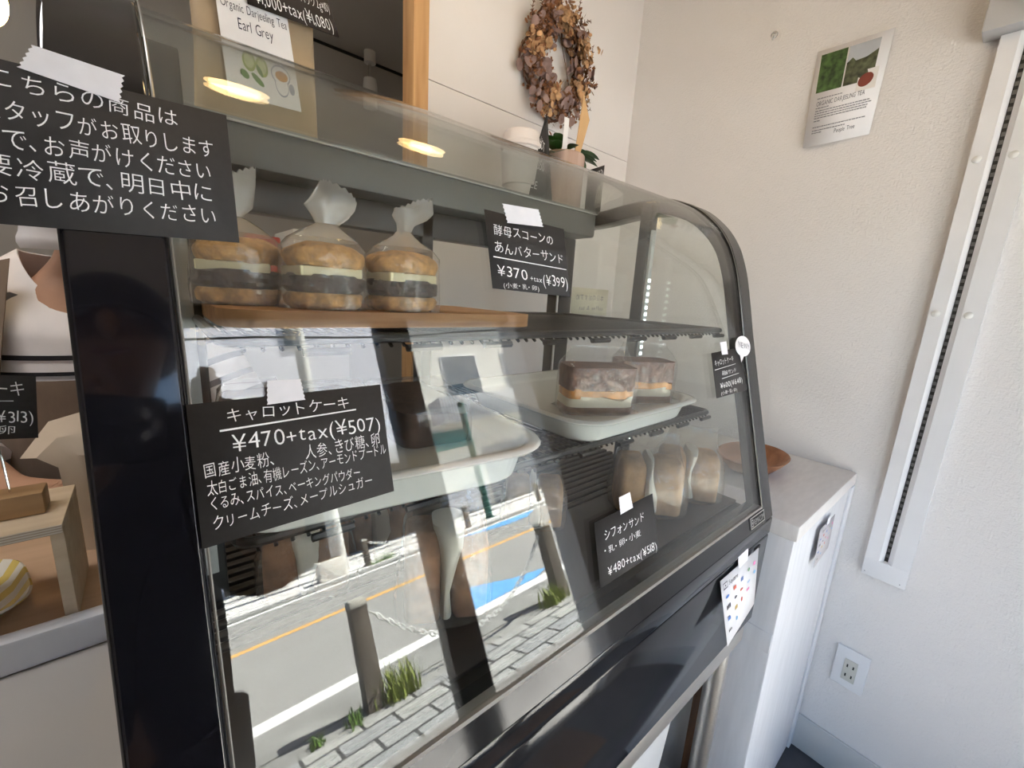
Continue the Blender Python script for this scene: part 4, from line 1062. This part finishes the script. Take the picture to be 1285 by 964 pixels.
# tent card with HOT prices
tc_ = thing('tent_card', 'small folded black HOT price card beside the paper cup', 'price card', (.672, .722, TZ))
q = [(.640, .745), (.676, .706), (.703, .715)]
mb = MB(); ap = Vector((.676, .722, .372))
for a, b in ((q[0], q[1]), (q[1], q[2])):
    A = Vector((*a, TZ)); B = Vector((*b, TZ)); mb.poly([A, B, ap + Vector((.002, 0, 0)), ap - Vector((.002, 0, 0))])
bmesh.ops.remove_doubles(mb.bm, verts=mb.bm.verts, dist=1e-5)
o = mb.build('folded_card', card_black, tc_, smooth=0); s_ = o.modifiers.new('t', 'SOLIDIFY'); s_.thickness = .0008
A = Vector((*q[0], TZ)); B = Vector((*q[1], TZ))
def ft(u, v):
    n = (B - A).cross(ap - A).normalized(); n = n if n.y < 0 else -n
    return A * (1 - u) * (1 - v) + B * u * (1 - v) + ap * v + n * .0012
mb = MB(); write(mb, lambda u, v: ft(u, 1 - v), [('HOT', (.20, .36), (.85, .44), .12), ('¥350', (.18, .60), (.9, .66), .12), ('ICE', (.12, .85), (.6, .88), .10)]); mb.build('lettering', chalk, tc_, smooth=0, fix=False)

pot_c = (.775, .762)
pt = thing('plant_pot', 'pinkish wood-look cylindrical pot of green leaves on the case top', 'potted plant', (pot_c[0], pot_c[1], TZ))
MB().lathe((pot_c[0], pot_c[1], TZ), [(.046, 0), (.050, .004), (.052, .118), (.0495, .121), (.046, .118), (.045, .10), (.002, .10)], 40).build('pot', wood_mat('pink_pot', (.52, .36, .29), (.62, .45, .38), .25, 'Z', 5), pt)
leaf_g = pmat('zz_leaf', (.035, .10, .022), .35, var=.35, scale=18)
mb = MB(); rnd = random.Random(5)
def leaf(mb, base, d, L, w, droop=.3):
    d = d.normalized(); s = d.cross(Vector((0, 0, 1))).normalized(); up = s.cross(d)
    Lp = []; Rp = []; Mp = []
    for k in range(9):
        t = k / 8; ww = w * sin(pi * min(1, t * .96 + .03)) ** .75
        c = base + d * L * t - Vector((0, 0, 1)) * droop * L * t * t
        Lp.append(c - s * ww + up * ww * .25); Rp.append(c + s * ww + up * ww * .25); Mp.append(c)
    V = Lp + Mp + Rp; F = []
    for k in range(8): F += [(k, 9 + k, 10 + k, k + 1), (9 + k, 18 + k, 19 + k, 10 + k)]
    mb.raw(V, F)
for a, e, L, w, h in ((3.3, .35, .062, .016, .13), (3.0, .05, .058, .014, .118), (2.7, .6, .055, .015, .13), (3.7, .2, .05, .014, .12), (-.3, .15, .075, .015, .12), (.1, .5, .07, .014, .13), (-.6, .1, .065, .014, .118), (.35, .8, .05, .012, .135), (3.15, .45, .078, .020, .122), (3.5, .12, .07, .018, .116), (2.85, .75, .066, .019, .128), (-.2, .35, .085, .019, .125), (.25, .18, .075, .018, .12), (-.45, .3, .07, .017, .118), (4.6, .5, .04, .012, .13), (1.5, .9, .05, .012, .14), (3.4, .7, .05, .012, .14)):
    leaf(mb, Vector((pot_c[0], pot_c[1], TZ + h)) + Vector((cos(a) * .015, sin(a) * .015, 0)), Vector((cos(a), sin(a) - .25, e)), L, w)
mb.build('leaves', leaf_g, pt, fix=False, smooth=60)
mb = MB().prism([(.744, .735, .300), (.757, .733, .300), (.757, .733, .392), (.744, .735, .393)], (0, .001, 0))
tag(mb.build('label_stick', paper), 'narrow white plant label standing in the pot', 'label')
mb = MB().prism([(.780, .732, .300), (.792, .731, .300), (.825, .733, .408), (.801, .735, .455)], (0, .0015, 0))
tag(mb.build('paper_tag', pmat('tan_card', (.66, .42, .21), .7, var=.05, scale=30)), 'tan pointed card standing in the plant pot', 'tag')
card('price_card', 'tiny corner of a black price card at the right end of the case top', 'price card', [[.845, .742, .305], [.905, .742, .330], [.905, .742, TZ + .01], [.845, .742, TZ + .01]], [('(¥432)', (.30, .22), (.95, .20), .14)], seed=13)

# ================================================================== LEFT COUNTER AND STAFF SIDE
ct = thing('white_counter', 'glossy white low counter left of the display case', 'counter', (-.75, .55, FZ))
MB().box((-1.6, .20, -.475), (-.04, .645, -.446), .004).build('worktop', pmat('gloss_white_top', (.55, .53, .51), .10, var=.02, scale=4), ct)
MB().box((-1.58, .24, FZ + .001), (-.05, .90, -.475), .003).build('base_unit', white_paint, ct)
MB().box((-1.6, .640, -.446), (-.04, .662, -.405), .004).build('upstand', pmat('white_upstand', (.72, .74, .80), .3), ct)
MB().box((-1.6, .662, -.475), (-.04, .98, -.4145), .002).build('back_top', wood_mat('beech_top', (.56, .38, .25), (.66, .47, .32), .5, 'X', 2), ct)
ply = wood_mat('plywood', (.60, .47, .32), (.70, .57, .42), .55, 'X', 3)
plyedge = stripe_mat('plywood_edge', (.66, .60, .52), (.44, .35, .26), 330, 'Z', .6, .6)
rs = thing('plywood_riser', 'small pale plywood riser on the counter left of the case', 'stand', (-.19, .72, -.4145))
MB().box((-.30, .662, -.3005), (-.1005, .785, -.289), .0008).build('top', ply, rs)
for x in (-.30, -.112):
    MB().box((x, .664, -.4143), (x + .0115, .783, -.3005), .0008).build('leg', ply, rs)
mb = MB().box((-.2995, .6612, -.3000), (-.1010, .6622, -.2895)); mb.build('ply_edge', plyedge, rs)
blk_m = wood_mat('oak_block', (.30, .17, .075), (.44, .27, .13), .55, 'X', 3)
hb = thing('card_holder', 'oak block card holder with a wire on the plywood riser', 'card holder', (-.145, .725, -.289))
mb = MB().box((-.185, .703, -.2888), (-.118, .738, -.262), .0015); mb.build('block', blk_m, hb)
MB().tube([(-.146, .722, -.2625), (-.147, .724, -.225), (-.150, .730, -.195)], .0012, 8).build('wire', chrome, hb)
card('price_card', 'black price card reading 313 yen held above the oak block', 'price card', [[-.232, .737, -.112], [-.112, .741, -.129], [-.119, .741, -.205], [-.239, .737, -.190]], [
    ('チーズケーキ', (.28, .34), (.93, .32), .22), ('¥290+tax(¥313)', (.18, .68), (.98, .74), .20), ('小麦・卵', (.42, .90), (.86, .93), .13)], strokes=[((.25, .40), (.85, .39), .014)], seed=14)
pw = pmat('plate_white', (.80, .78, .70), .2)
py_ = stripe_mat('striped_plate', (.80, .78, .70), (.70, .55, .16), 38, 'X', .5, .18, (0, 0, .55))
mb = MB()
def sq(s, z): return [(-.232 + x, .745 + y, -.4143 + z) for x, y, _ in ring_pts((0, 0), s, s * .95, 0, 40, .55)]
mb.loft([sq(.05, .001), sq(.062, .003), sq(.078, .018), sq(.082, .020), sq(.080, .022), sq(.066, .009), sq(.05, .006), sq(.01, .005)])
mb.rot(.25, 'Z', (-.232, .745, 0))
tag(mb.build('striped_plate', py_, smooth=60), 'square yellow and white striped plate under the riser', 'plate')
mb = MB().ball((-.200, .735, -.3965), (.022, .018, .011), 14, 8, .15, 60)
tag(mb.build('dark_pastry', pmat('dark_pastry', (.035, .04, .03), .5, var=.4, scale=60)), 'small dark round sweet on the striped plate', 'sweet')
kb = pmat('beige_paper', (.66, .55, .43), .8, var=.04, scale=20)
mb = MB()
G = {}
P = [[(-.158, .86, -.266), (-.128, .88, -.222), (-.085, .86, -.205), (-.02, .86, -.19)], [(-.140, .84, -.262), (-.118, .845, -.238), (-.080, .84, -.232), (-.02, .84, -.235)], [(-.120, .835, -.278), (-.100, .83, -.262), (-.080, .825, -.264), (-.02, .83, -.28)], [(-.115, .84, -.4140), (-.098, .83, -.4140), (-.078, .825, -.4140), (-.02, .835, -.4140)]]
def pf(u, v):
    i = min(int(u * 3), 2); j = min(int(v * 3), 2); a = u * 3 - i; b = v * 3 - j
    A0, B0, C0, D0 = [Vector(x) for x in (P[j][i], P[j][i + 1], P[j + 1][i], P[j + 1][i + 1])]
    return (A0 * (1 - a) + B0 * a) * (1 - b) + (C0 * (1 - a) + D0 * a) * b
mb.sheet(pf, 12, 12, .0015)
tag(mb.build('paper_bag', kb, smooth=20), 'folded beige paper bag behind the plywood riser', 'paper bag')

# shelves and things behind the case, on the staff side
sh = thing('kitchen_cabinet', 'white wall-side kitchen cabinet seen through the open back of the case', 'cabinet', (.33, 1.75, FZ))
MB().box((.05, 1.45, FZ + .001), (.515, 1.95, -.02), .004).build('body', pmat('cabinet_white', (.58, .58, .57), .4), sh)
MB().box((.04, 1.43, -.02), (.52, 1.96, .005), .003).build('top', steel, sh)
MB().box((.06, 1.444, -.45), (.505, 1.451, -.04), .002).build('door', pmat('cabinet_door', (.70, .70, .69), .35), sh)
tag(MB().loft([ring_pts((.285, 1.56), .052 * f, .03, .0055 + z, 24, .7, .04, 1) for z, f in ((0, .9), (.02, 1.05), (.08, 1.1), (.125, .95))]).build('red_food_pouch', pmat('red_pouch', (.55, .06, .04), .3, var=.5, scale=18)), 'red and white food pouch on the kitchen cabinet behind the case', 'pouch')
bt = thing('spray_bottle', 'grey bottle with a white cap behind the case', 'bottle', (.205, 1.52, .0055))
MB().lathe((.205, 1.52, .0055), [(.026, 0), (.028, .004), (.028, .07), (.012, .088)], 24).build('body', pmat('bottle_grey', (.20, .21, .21), .3), bt)
MB().lathe((.205, 1.52, .0055), [(.013, .086), (.013, .125), (.010, .128)], 20).build('cap', plastic_white, bt)
tag(MB().box((.36, 1.50, .0055), (.50, 1.75, .16), .004).build('carton', pmat('carton_white', (.74, .74, .72), .6, var=.04)), 'white carton on the kitchen cabinet behind the scones', 'carton')
tag(MB().box((.54, 1.005, -.36), (.545, 1.010, -.355)).build('screw_head', alu), 'tiny screw head on the pine post', 'screw') if False else None
card('note_paper', 'cream note with mirrored handwriting on the white panel wall behind the case', 'note', [[1.345, YB - .002, .036], [1.14, YB - .002, .037], [1.14, YB - .002, -.060], [1.345, YB - .002, -.060]], [('本日のおすすめ', (.12, .45), (.9, .45), .2), ('coffee & tea', (.12, .80), (.8, .80), .16)], mt=pmat('cream_note', (.78, .75, .62), .8), ink_m=ink_soft, seed=15)

# ceiling fittings, and an added fill panel
tk = thing('track_spotlight', 'white ceiling spotlight by the pine post', 'spotlight', (1.02, 2.50, CZ))
MB().cyl((1.02, 2.50, CZ), (1.02, 2.50, CZ - .055), .030).build('mount', plastic_white, tk)
MB().cyl((1.02, 2.50, CZ - .05), (1.02, 2.50, CZ - .13), .009).build('stem', chrome, tk)
MB().lathe((1.02, 2.50, CZ - .27), [(.036, 0), (.038, .10), (.032, .14), (.01, .145)], 24).build('lamp_head', plastic_white, tk)
tag(MB().box((-2.6, 2.588, CZ - .012), (XR, 2.6, CZ), .002).build('curtain_rail', rubber), 'thin black rail along the top of the rear wall', 'rail')
glow = pmat('warm_bulb', (1, .8, .45), .4, emit=(1, .66, .26), estr=14)
brass = pmat('brass', (.55, .36, .14), .3, 1.0)
def pendant(x, y, z, label, r=.042):
    t = thing('pendant_lamp', label, 'lamp', (x, y, z), 'warm pendant lamps')
    MB().tube([(x, y, z + .09), (x, y, CZ)], .0025, 6).build('cord', rubber, t)
    MB().lathe((x, y, z), [(.018, .045), (.02, .05), (.02, .085), (.006, .095)], 20).build('socket', brass, t)
    MB().ball((x, y, z), (r, r, r * 1.12), 20, 14).build('bulb', glow, t)
    L = bpy.data.lights.new('bulb_light', 'POINT'); L.energy = 1.2; L.color = (1, .72, .38); L.shadow_soft_size = r
    lo = bpy.data.objects.new('bulb_light', L); COL.objects.link(lo); lo.parent = t; lo.location = (0, 0, -r * 1.5)
pendant(-.180, 1.22, .435, 'warm glowing pendant lamp at the top left corner above the counter')
pendant(.17, .41, .90, 'warm pendant lamp above the left of the case, mirrored in its curved top', .05)
pendant(.58, .39, .90, 'warm pendant lamp above the middle of the case, mirrored in its curved top', .045)
cl = thing('added_fill_panel', 'added flat fill light panel over the counter, out of the frame', 'lamp', (-.75, .78, CZ))  # no known fixture; unseen glowing panel added to brighten the staff side
MB().box((-1.35, .58, CZ - .05), (-.25, .98, CZ), .01).build('housing', plastic_white, cl)
MB().box((-1.32, .61, CZ - .056), (-.28, .95, CZ - .049), .002).build('diffuser', pmat('fill_diffuser', (.9, .9, .9), .6, emit=(1, .96, .93), estr=11.0), cl)

# ================================================================== PEOPLE
skin_m = pmat('skin', (.52, .30, .20), .55, var=.06, scale=30)
def body(joints, edges, root):
    names = list(joints); ix = {n: i for i, n in enumerate(names)}
    me = bpy.data.meshes.new('figure'); me.from_pydata([joints[n][:3] for n in names], [(ix[a], ix[b]) for a, b in edges], []); me.update()
    o = bpy.data.objects.new('figure', me); COL.objects.link(o)
    sk = o.modifiers.new('skin', 'SKIN'); sk.use_smooth_shade = True
    lay = me.skin_vertices[0].data if me.skin_vertices else None
    for n in names:
        d = lay[ix[n]]; r = joints[n][3]; d.radius = r if isinstance(r, tuple) else (r, r); d.use_root = (n == root)
    ss = o.modifiers.new('sub', 'SUBSURF'); ss.levels = 2; ss.render_levels = 2
    bpy.context.view_layer.update()
    dg = bpy.context.evaluated_depsgraph_get()
    m2 = bpy.data.meshes.new_from_object(o.evaluated_get(dg))
    bpy.data.objects.remove(o)
    V = [v.co.copy() for v in m2.vertices]; F = [tuple(p.vertices) for p in m2.polygons]
    bpy.data.meshes.remove(m2)
    return V, F
def hand(J, E, side, w, d, up, pre):
    """palm and five fingers from wrist w along d"""
    w = Vector(w); d = Vector(d).normalized(); up = Vector(up); s = d.cross(up).normalized() * side; n = s.cross(d) * side
    J[pre + 'palm'] = (*(w + d * .045), (.034, .016)); E.append((pre + 'wrist', pre + 'palm'))
    for k, (o, L) in enumerate(((-.026, .070), (-.009, .080), (.009, .075), (.026, .058))):
        b = w + d * .085 + s * o; c = b + d * L * .5 - n * L * .12; e = c + d * L * .40 - n * L * .22
        J[pre + 'f%da' % k] = (*b, .0095); J[pre + 'f%db' % k] = (*c, .0085); J[pre + 'f%dc' % k] = (*e, .007)
        E += [(pre + 'palm', pre + 'f%da' % k), (pre + 'f%da' % k, pre + 'f%db' % k), (pre + 'f%db' % k, pre + 'f%dc' % k)]
    b = w + d * .03 - s * .034; c = b + d * .028 - s * .022; e = c + d * .028 - s * .004
    J[pre + 'ta'] = (*b, .0115); J[pre + 'tb'] = (*c, .010); J[pre + 'tc'] = (*e, .008)
    E += [(pre + 'palm', pre + 'ta'), (pre + 'ta', pre + 'tb'), (pre + 'tb', pre + 'tc')]

# ---- staff member behind the counter
sx, sy = -.085, 1.24
J = {'pelvis': (sx, sy + .02, -.46, .105), 'waist': (sx, sy + .01, -.32, .09), 'chest': (sx, sy, -.14, .098), 'upper': (sx, sy + .012, -.065, .060), 'neck': (sx, sy, .02, (.050, .050)), 'neck2': (sx, sy - .01, .065, (.048, .050)),
     'jaw': (sx, sy - .035, .105, (.055, .07)), 'head': (sx, sy - .02, .175, (.075, .092)), 'crown': (sx, sy - .005, .235, (.060, .075)),
     'Rsh': (sx + .160, sy + .01, -.085, .042), 'Rel': (sx + .245, sy - .06, -.31, .040), 'Rwrist': (sx + .17, sy - .22, -.43, .026),
     'Lsh': (sx - .160, sy + .01, -.085, .042), 'Lel': (sx - .235, sy - .02, -.32, .040), 'Lwrist': (sx - .12, sy - .20, -.38, .026),
     'Rhip': (sx + .085, sy + .02, -.54, .085), 'Rkn': (sx + .09, sy, -.88, .055), 'Ran': (sx + .09, sy + .02, -1.22, .038), 'Rtoe': (sx + .10, sy - .13, -1.262, .028),
     'Lhip': (sx - .085, sy + .02, -.54, .085), 'Lkn': (sx - .09, sy, -.88, .055), 'Lan': (sx - .09, sy + .02, -1.22, .038), 'Ltoe': (sx - .10, sy - .13, -1.262, .028)}
E = [('pelvis', 'waist'), ('waist', 'chest'), ('chest', 'upper'), ('upper', 'neck'), ('neck', 'neck2'), ('neck2', 'jaw'), ('jaw', 'head'), ('head', 'crown'), ('upper', 'Rsh'), ('Rsh', 'Rel'), ('Rel', 'Rwrist'), ('upper', 'Lsh'), ('Lsh', 'Lel'), ('Lel', 'Lwrist'), ('pelvis', 'Rhip'), ('Rhip', 'Rkn'), ('Rkn', 'Ran'), ('Ran', 'Rtoe'), ('pelvis', 'Lhip'), ('Lhip', 'Lkn'), ('Lkn', 'Lan'), ('Lan', 'Ltoe')]
hand(J, E, 1, J['Rwrist'][:3], (-.55, -.75, .1), (0, 0, 1), 'R'); hand(J, E, -1, J['Lwrist'][:3], (.75, -.6, .1), (0, 0, 1), 'L')
V, F = body(J, E, 'pelvis')
st_p = thing('person', 'person in a white boat-neck top and brown apron behind the counter', 'person', (sx, sy, FZ))
MB().raw(V, F).build('body', skin_m, st_p, smooth=180)
# face: eyes, nose, ears, mask
for s in (-1, 1):
    MB().ball((sx + s * .032, sy - .105, .178), (.013, .008, .008), 12, 8).build('eye', pmat('eye_white', (.7, .68, .66), .2), st_p)
    MB().ball((sx + s * .074, sy - .01, .165), (.008, .016, .028), 12, 8).build('ear', skin_m, st_p)
MB().ball((sx, sy - .118, .150), (.013, .018, .024), 12, 8).build('nose', skin_m, st_p)
mask_m = pmat('mask_cloth', (.82, .80, .82), .85, var=.02, scale=20)
def mk(u, v):
    a = (u - .5) * 2.6; z = .030 + .120 * v; bulge = .072 + .030 * sin(pi * min(1, v * .9 + .1)) ** .8
    return (sx + .088 * sin(a) * (1 + .04 * sin(v * 14)), sy - .035 - bulge * cos(a) * 1.0 - .003 * sin(v * 19), z)
MB().sheet(mk, 24, 12, .002).build('face_mask', mask_m, st_p, smooth=80)
hair_m = pmat('dark_hair', (.015, .012, .010), .5, var=.3, scale=60, stretch=(8, 8, 1))
def hr(u, v):
    a = 2 * pi * u; b = v * pi * .62
    fr_ = max(0, -sin(a)) * .55
    b = b * (1 - fr_ * .45)
    return (sx + .086 * sin(b) * cos(a), sy + .0 + .106 * sin(b) * sin(a), .170 + .098 * cos(b))
MB().sheet(hr, 32, 16, .004).build('hair', hair_m, st_p, smooth=80)
shirt_m = pmat('white_knit_top', (.82, .79, .80), .9, var=.03, scale=30, sheen=.2)
black_st = pmat('black_knit_stripe', (.015, .014, .018), .9)
def torso(u, v, g=0.0):
    """v 0 hem .. 1 boat neckline"""
    a = 2 * pi * u; c, s = cos(a), sin(a)
    front = max(0, -s)
    zn = .030 - .112 * front ** 1.3 - .01 * max(0, s)
    nx, ny = .098, .070
    if v < .6:
        t = v / .6; z = -.50 + (.36) * t; rx = .150 + .030 * sin(t * 2.6); ry = .108 + .012 * sin(t * 2.8)
    else:
        t = (v - .6) / .4; e = t ** 1.6; z = -.14 + (zn + .14) * t ** .9; rx = .166 * (1 - e) + nx * e + .03 * sin(pi * t); ry = .112 * (1 - e) + ny * e
    return (sx + (rx + g) * c, sy + .004 + (ry + g) * s * (1.0), z)
MB().sheet(torso, 48, 30, .003).build('top', shirt_m, st_p, smooth=80)
def band(z0, z1, nm):
    def f(u, v):
        zz = z0 + (z1 - z0) * v; t = min(1, max(0, (zz + .50) / .36)); vv = .6 * t
        if zz > -.14: vv = .6 + .4 * ((zz + .14) / .13) ** 1.0 * .8
        x, y, z = torso(u, vv, .003); return (x, y, zz)
    MB().sheet(f, 48, 2, .001).build(nm, black_st, st_p, smooth=80)
band(-.170, -.161, 'black_stripe'); band(-.199, -.192, 'black_stripe')
slv = stripe_mat('striped_sleeve', (.80, .78, .80), (.22, .22, .25), 22, 'Z', .70, .9, (.3, .35, 0))
for s, a, b in ((1, 'Rsh', 'Rel'), (-1, 'Lsh', 'Lel')):
    p0 = Vector(J[a][:3]) + Vector((-s * .050, 0, .030)); p1 = Vector(J[b][:3]); p2 = p1.lerp(Vector(J[('R' if s > 0 else 'L') + 'wrist'][:3]), .55)
    MB().tube([p0, p0.lerp(p1, .25), p0.lerp(p1, .6), p1, p1.lerp(p2, .5), p2], [.062, .070, .064, .056, .052, .046], 20).build('sleeve', slv, st_p, smooth=80)
apron_m = pmat('brown_linen_apron', (.205, .155, .118), .95, var=.12, scale=26, bump=.35, bscale=150, stretch=(1, 1, .5))
def bib(u, v):
    a = -pi / 2 + (u - .5) * 2.5; z = -.205 - .62 * v
    fold = .006 * sin(u * 30 + v * 3) * v
    return (sx + (.188 + fold) * cos(a), sy + (.132 + fold + .03 * v) * sin(a), z)
MB().sheet(bib, 48, 20, .002).build('apron_bib', apron_m, st_p, smooth=80)
for s in (-1, 1):
    def strap(u, v, s=s):
        t = v; x0 = .098 + .055 * (1 - t) * .6 + .055 * u
        z = -.215 + .225 * t - .02 * u; a = max(.05, 1 - (x0 / .215) ** 2) ** .5
        y = -(.128 * (1 - t) + .060 * t) * a - .012
        return (sx + s * x0, sy + y, z)
    MB().sheet(strap, 6, 16, .002).build('apron_strap', apron_m, st_p, smooth=80)
trous = pmat('dark_trousers', (.04, .04, .05), .9)
for s, a, b, c in ((1, 'Rhip', 'Rkn', 'Ran'), (-1, 'Lhip', 'Lkn', 'Lan')):
    q = [Vector(J[k][:3]) for k in (a, b, c)]
    MB().tube([q[0] + Vector((0, 0, .10)), q[0], q[1], q[2]], [.105, .10, .07, .055], 20).build('trouser_leg', trous, st_p, smooth=80)
    MB().ball((q[2].x, q[2].y - .06, FZ + .032), (.045, .12, .032), 16, 10, power=.8).build('shoe', pmat('black_shoe', (.01, .01, .01), .4), st_p)

# ---- the photographer, seen only in the reflections
px_, py0 = -.135, -.36
J = {'pelvis': (px_ - .02, py0, -.46, (.20, .12)), 'waist': (px_ - .03, py0 + .0, -.28, (.20, .12)), 'chest': (px_ + .01, py0 + .02, -.08, (.15, .11)), 'upper': (px_ + .03, py0 + .02, .04, (.11, .085)), 'neck': (px_ + .06, py0 + .03, .11, .055), 'jaw': (px_ + .075, py0 + .06, .165, (.058, .07)), 'head': (px_ + .08, py0 + .045, .235, (.078, .095)), 'crown': (px_ + .08, py0 + .03, .30, (.062, .078)),
     'Rsh': (px_ + .20, py0 + .04, .035, .065), 'Rel': (.132, -.27, -.212, .078), 'Rfa': (.12, -.18, -.15, .05), 'Rwrist': (.075, -.09, -.072, .028),
     'Lsh': (px_ - .17, py0 + .03, .03, .065), 'Lel': (-.33, -.30, -.24, .055), 'Lfa': (-.22, -.19, -.15, .044), 'Lwrist': (-.105, -.085, -.075, .028),
     'Rhip': (px_ + .09, py0, -.52, .095), 'Rkn': (px_ + .10, py0 + .03, -.87, .065), 'Ran': (px_ + .10, py0 - .02, -1.22, .042), 'Rtoe': (px_ + .11, py0 + .13, -1.258, .03),
     'Lhip': (px_ - .09, py0, -.52, .095), 'Lkn': (px_ - .10, py0 + .03, -.87, .065), 'Lan': (px_ - .10, py0 - .02, -1.22, .042), 'Ltoe': (px_ - .11, py0 + .13, -1.258, .03)}
E = [('pelvis', 'waist'), ('waist', 'chest'), ('chest', 'upper'), ('upper', 'neck'), ('neck', 'jaw'), ('jaw', 'head'), ('head', 'crown'), ('upper', 'Rsh'), ('Rsh', 'Rel'), ('Rel', 'Rfa'), ('Rfa', 'Rwrist'), ('upper', 'Lsh'), ('Lsh', 'Lel'), ('Lel', 'Lfa'), ('Lfa', 'Lwrist'), ('pelvis', 'Rhip'), ('Rhip', 'Rkn'), ('Rkn', 'Ran'), ('Ran', 'Rtoe'), ('pelvis', 'Lhip'), ('Lhip', 'Lkn'), ('Lkn', 'Lan'), ('Lan', 'Ltoe')]
hand(J, E, 1, J['Rwrist'][:3], (-.25, .30, .75), (-1, -.6, 0), 'R'); hand(J, E, -1, J['Lwrist'][:3], (.35, .25, .75), (1, -.6, 0), 'L')
V, F = body(J, E, 'pelvis')
ph = thing('person', 'person in dark clothes holding up a phone, seen only as a dark reflection', 'person', (px_, py0, FZ))
MB().raw(V, F).build('body', skin_m, ph, smooth=180)
coat = pmat('black_jacket', (.010, .010, .012), .9, var=.2, scale=20)
V2 = []
JB = {k: v for k, v in J.items() if k in ('pelvis', 'waist', 'chest', 'upper', 'Rsh', 'Rel', 'Rfa', 'Lsh', 'Lel', 'Lfa')}
JB = {k: (*v[:3], tuple(x + (.030 if k[0] in 'RL' else .018) for x in (v[3] if isinstance(v[3], tuple) else (v[3], v[3])))) for k, v in JB.items()}
EB = [e for e in E if e[0] in JB and e[1] in JB]
def coat_f(u, v):
    a = 2 * pi * u; z = .03 - .80 * v
    return (px_ - .03 + (.165 + .045 * min(1, v * 3) + .006 * sin(a * 7 + v * 5)) * cos(a), py0 + (.11 + .035 * min(1, v * 3)) * sin(a), z)
MB().sheet(coat_f, 40, 16, .003).build('coat_body', coat, ph, smooth=80)
V, F = body(JB, EB, 'pelvis'); MB().raw(V, F).build('jacket', coat, ph, smooth=180)
def hr2(u, v):
    a = 2 * pi * u; b = v * pi * .66; b *= 1 - max(0, sin(a)) * .28
    return (px_ + .08 + .094 * sin(b) * cos(a), py0 + .035 + .115 * sin(b) * sin(a), .232 + .108 * cos(b))
MB().sheet(hr2, 32, 16, .004).build('hair', hair_m, ph, smooth=80)
hx, hy, hz = px_ + .08, py0 + .045, .235
for s in (-1, 1):
    MB().ball((hx + s * .032, hy + .085, hz + .005), (.013, .008, .008), 12, 8).build('eye', pmat('eye_white', (.7, .68, .66), .2), ph)
    MB().ball((hx + s * .078, hy - .005, hz - .005), (.008, .016, .028), 12, 8).build('ear', skin_m, ph)
MB().ball((hx, hy + .098, hz - .022), (.013, .018, .024), 12, 8).build('nose', skin_m, ph)
MB().ball((hx, hy + .088, hz - .062), (.024, .008, .006), 12, 8).build('mouth', pmat('lips', (.40, .17, .14), .5), ph)
for s, a, b, c in ((1, 'Rhip', 'Rkn', 'Ran'), (-1, 'Lhip', 'Lkn', 'Lan')):
    q = [Vector(J[k][:3]) for k in (a, b, c)]
    MB().tube([q[0] + Vector((0, 0, .10)), q[0], q[1], q[2]], [.115, .112, .082, .062], 20).build('trouser_leg', trous, ph, smooth=80)
    MB().ball((q[2].x, q[2].y + .06, FZ + .032), (.045, .12, .032), 16, 10, power=.8).build('shoe', pmat('black_shoe', (.01, .01, .01), .4), ph)
# the phone just behind the eye point, facing the way the photograph looks
pcn = -D_ * .022 - R_ * .055 - U_ * .012
phn = thing('phone', 'dark phone held up by the photographer, seen only in reflection', 'phone', pcn)
def pp(a, b, c): return pcn + R_ * a + U_ * b + D_ * c
mb = MB(); out = slab_pts(-.075, .075, -.037, .037, .010)
mb.loft([[pp(a, b, -.004) for a, b in out], [pp(a, b, .004) for a, b in out]]); mb.build('shell', black_gloss, phn)
mb = MB(); o2 = slab_pts(-.071, .071, -.033, .033, .007); mb.loft([[pp(a, b, -.0045) for a, b in o2], [pp(a, b, -.0041) for a, b in o2]]); mb.build('screen', pmat('screen_dark', (.02, .02, .025), .1), phn)
mb = MB()
for a, b in ((.048, .018), (.062, .006), (.048, -.006)): mb.tube([pp(a, b, .004), pp(a, b, .0055)], .006, 16)
mb.build('lens', chrome, phn)
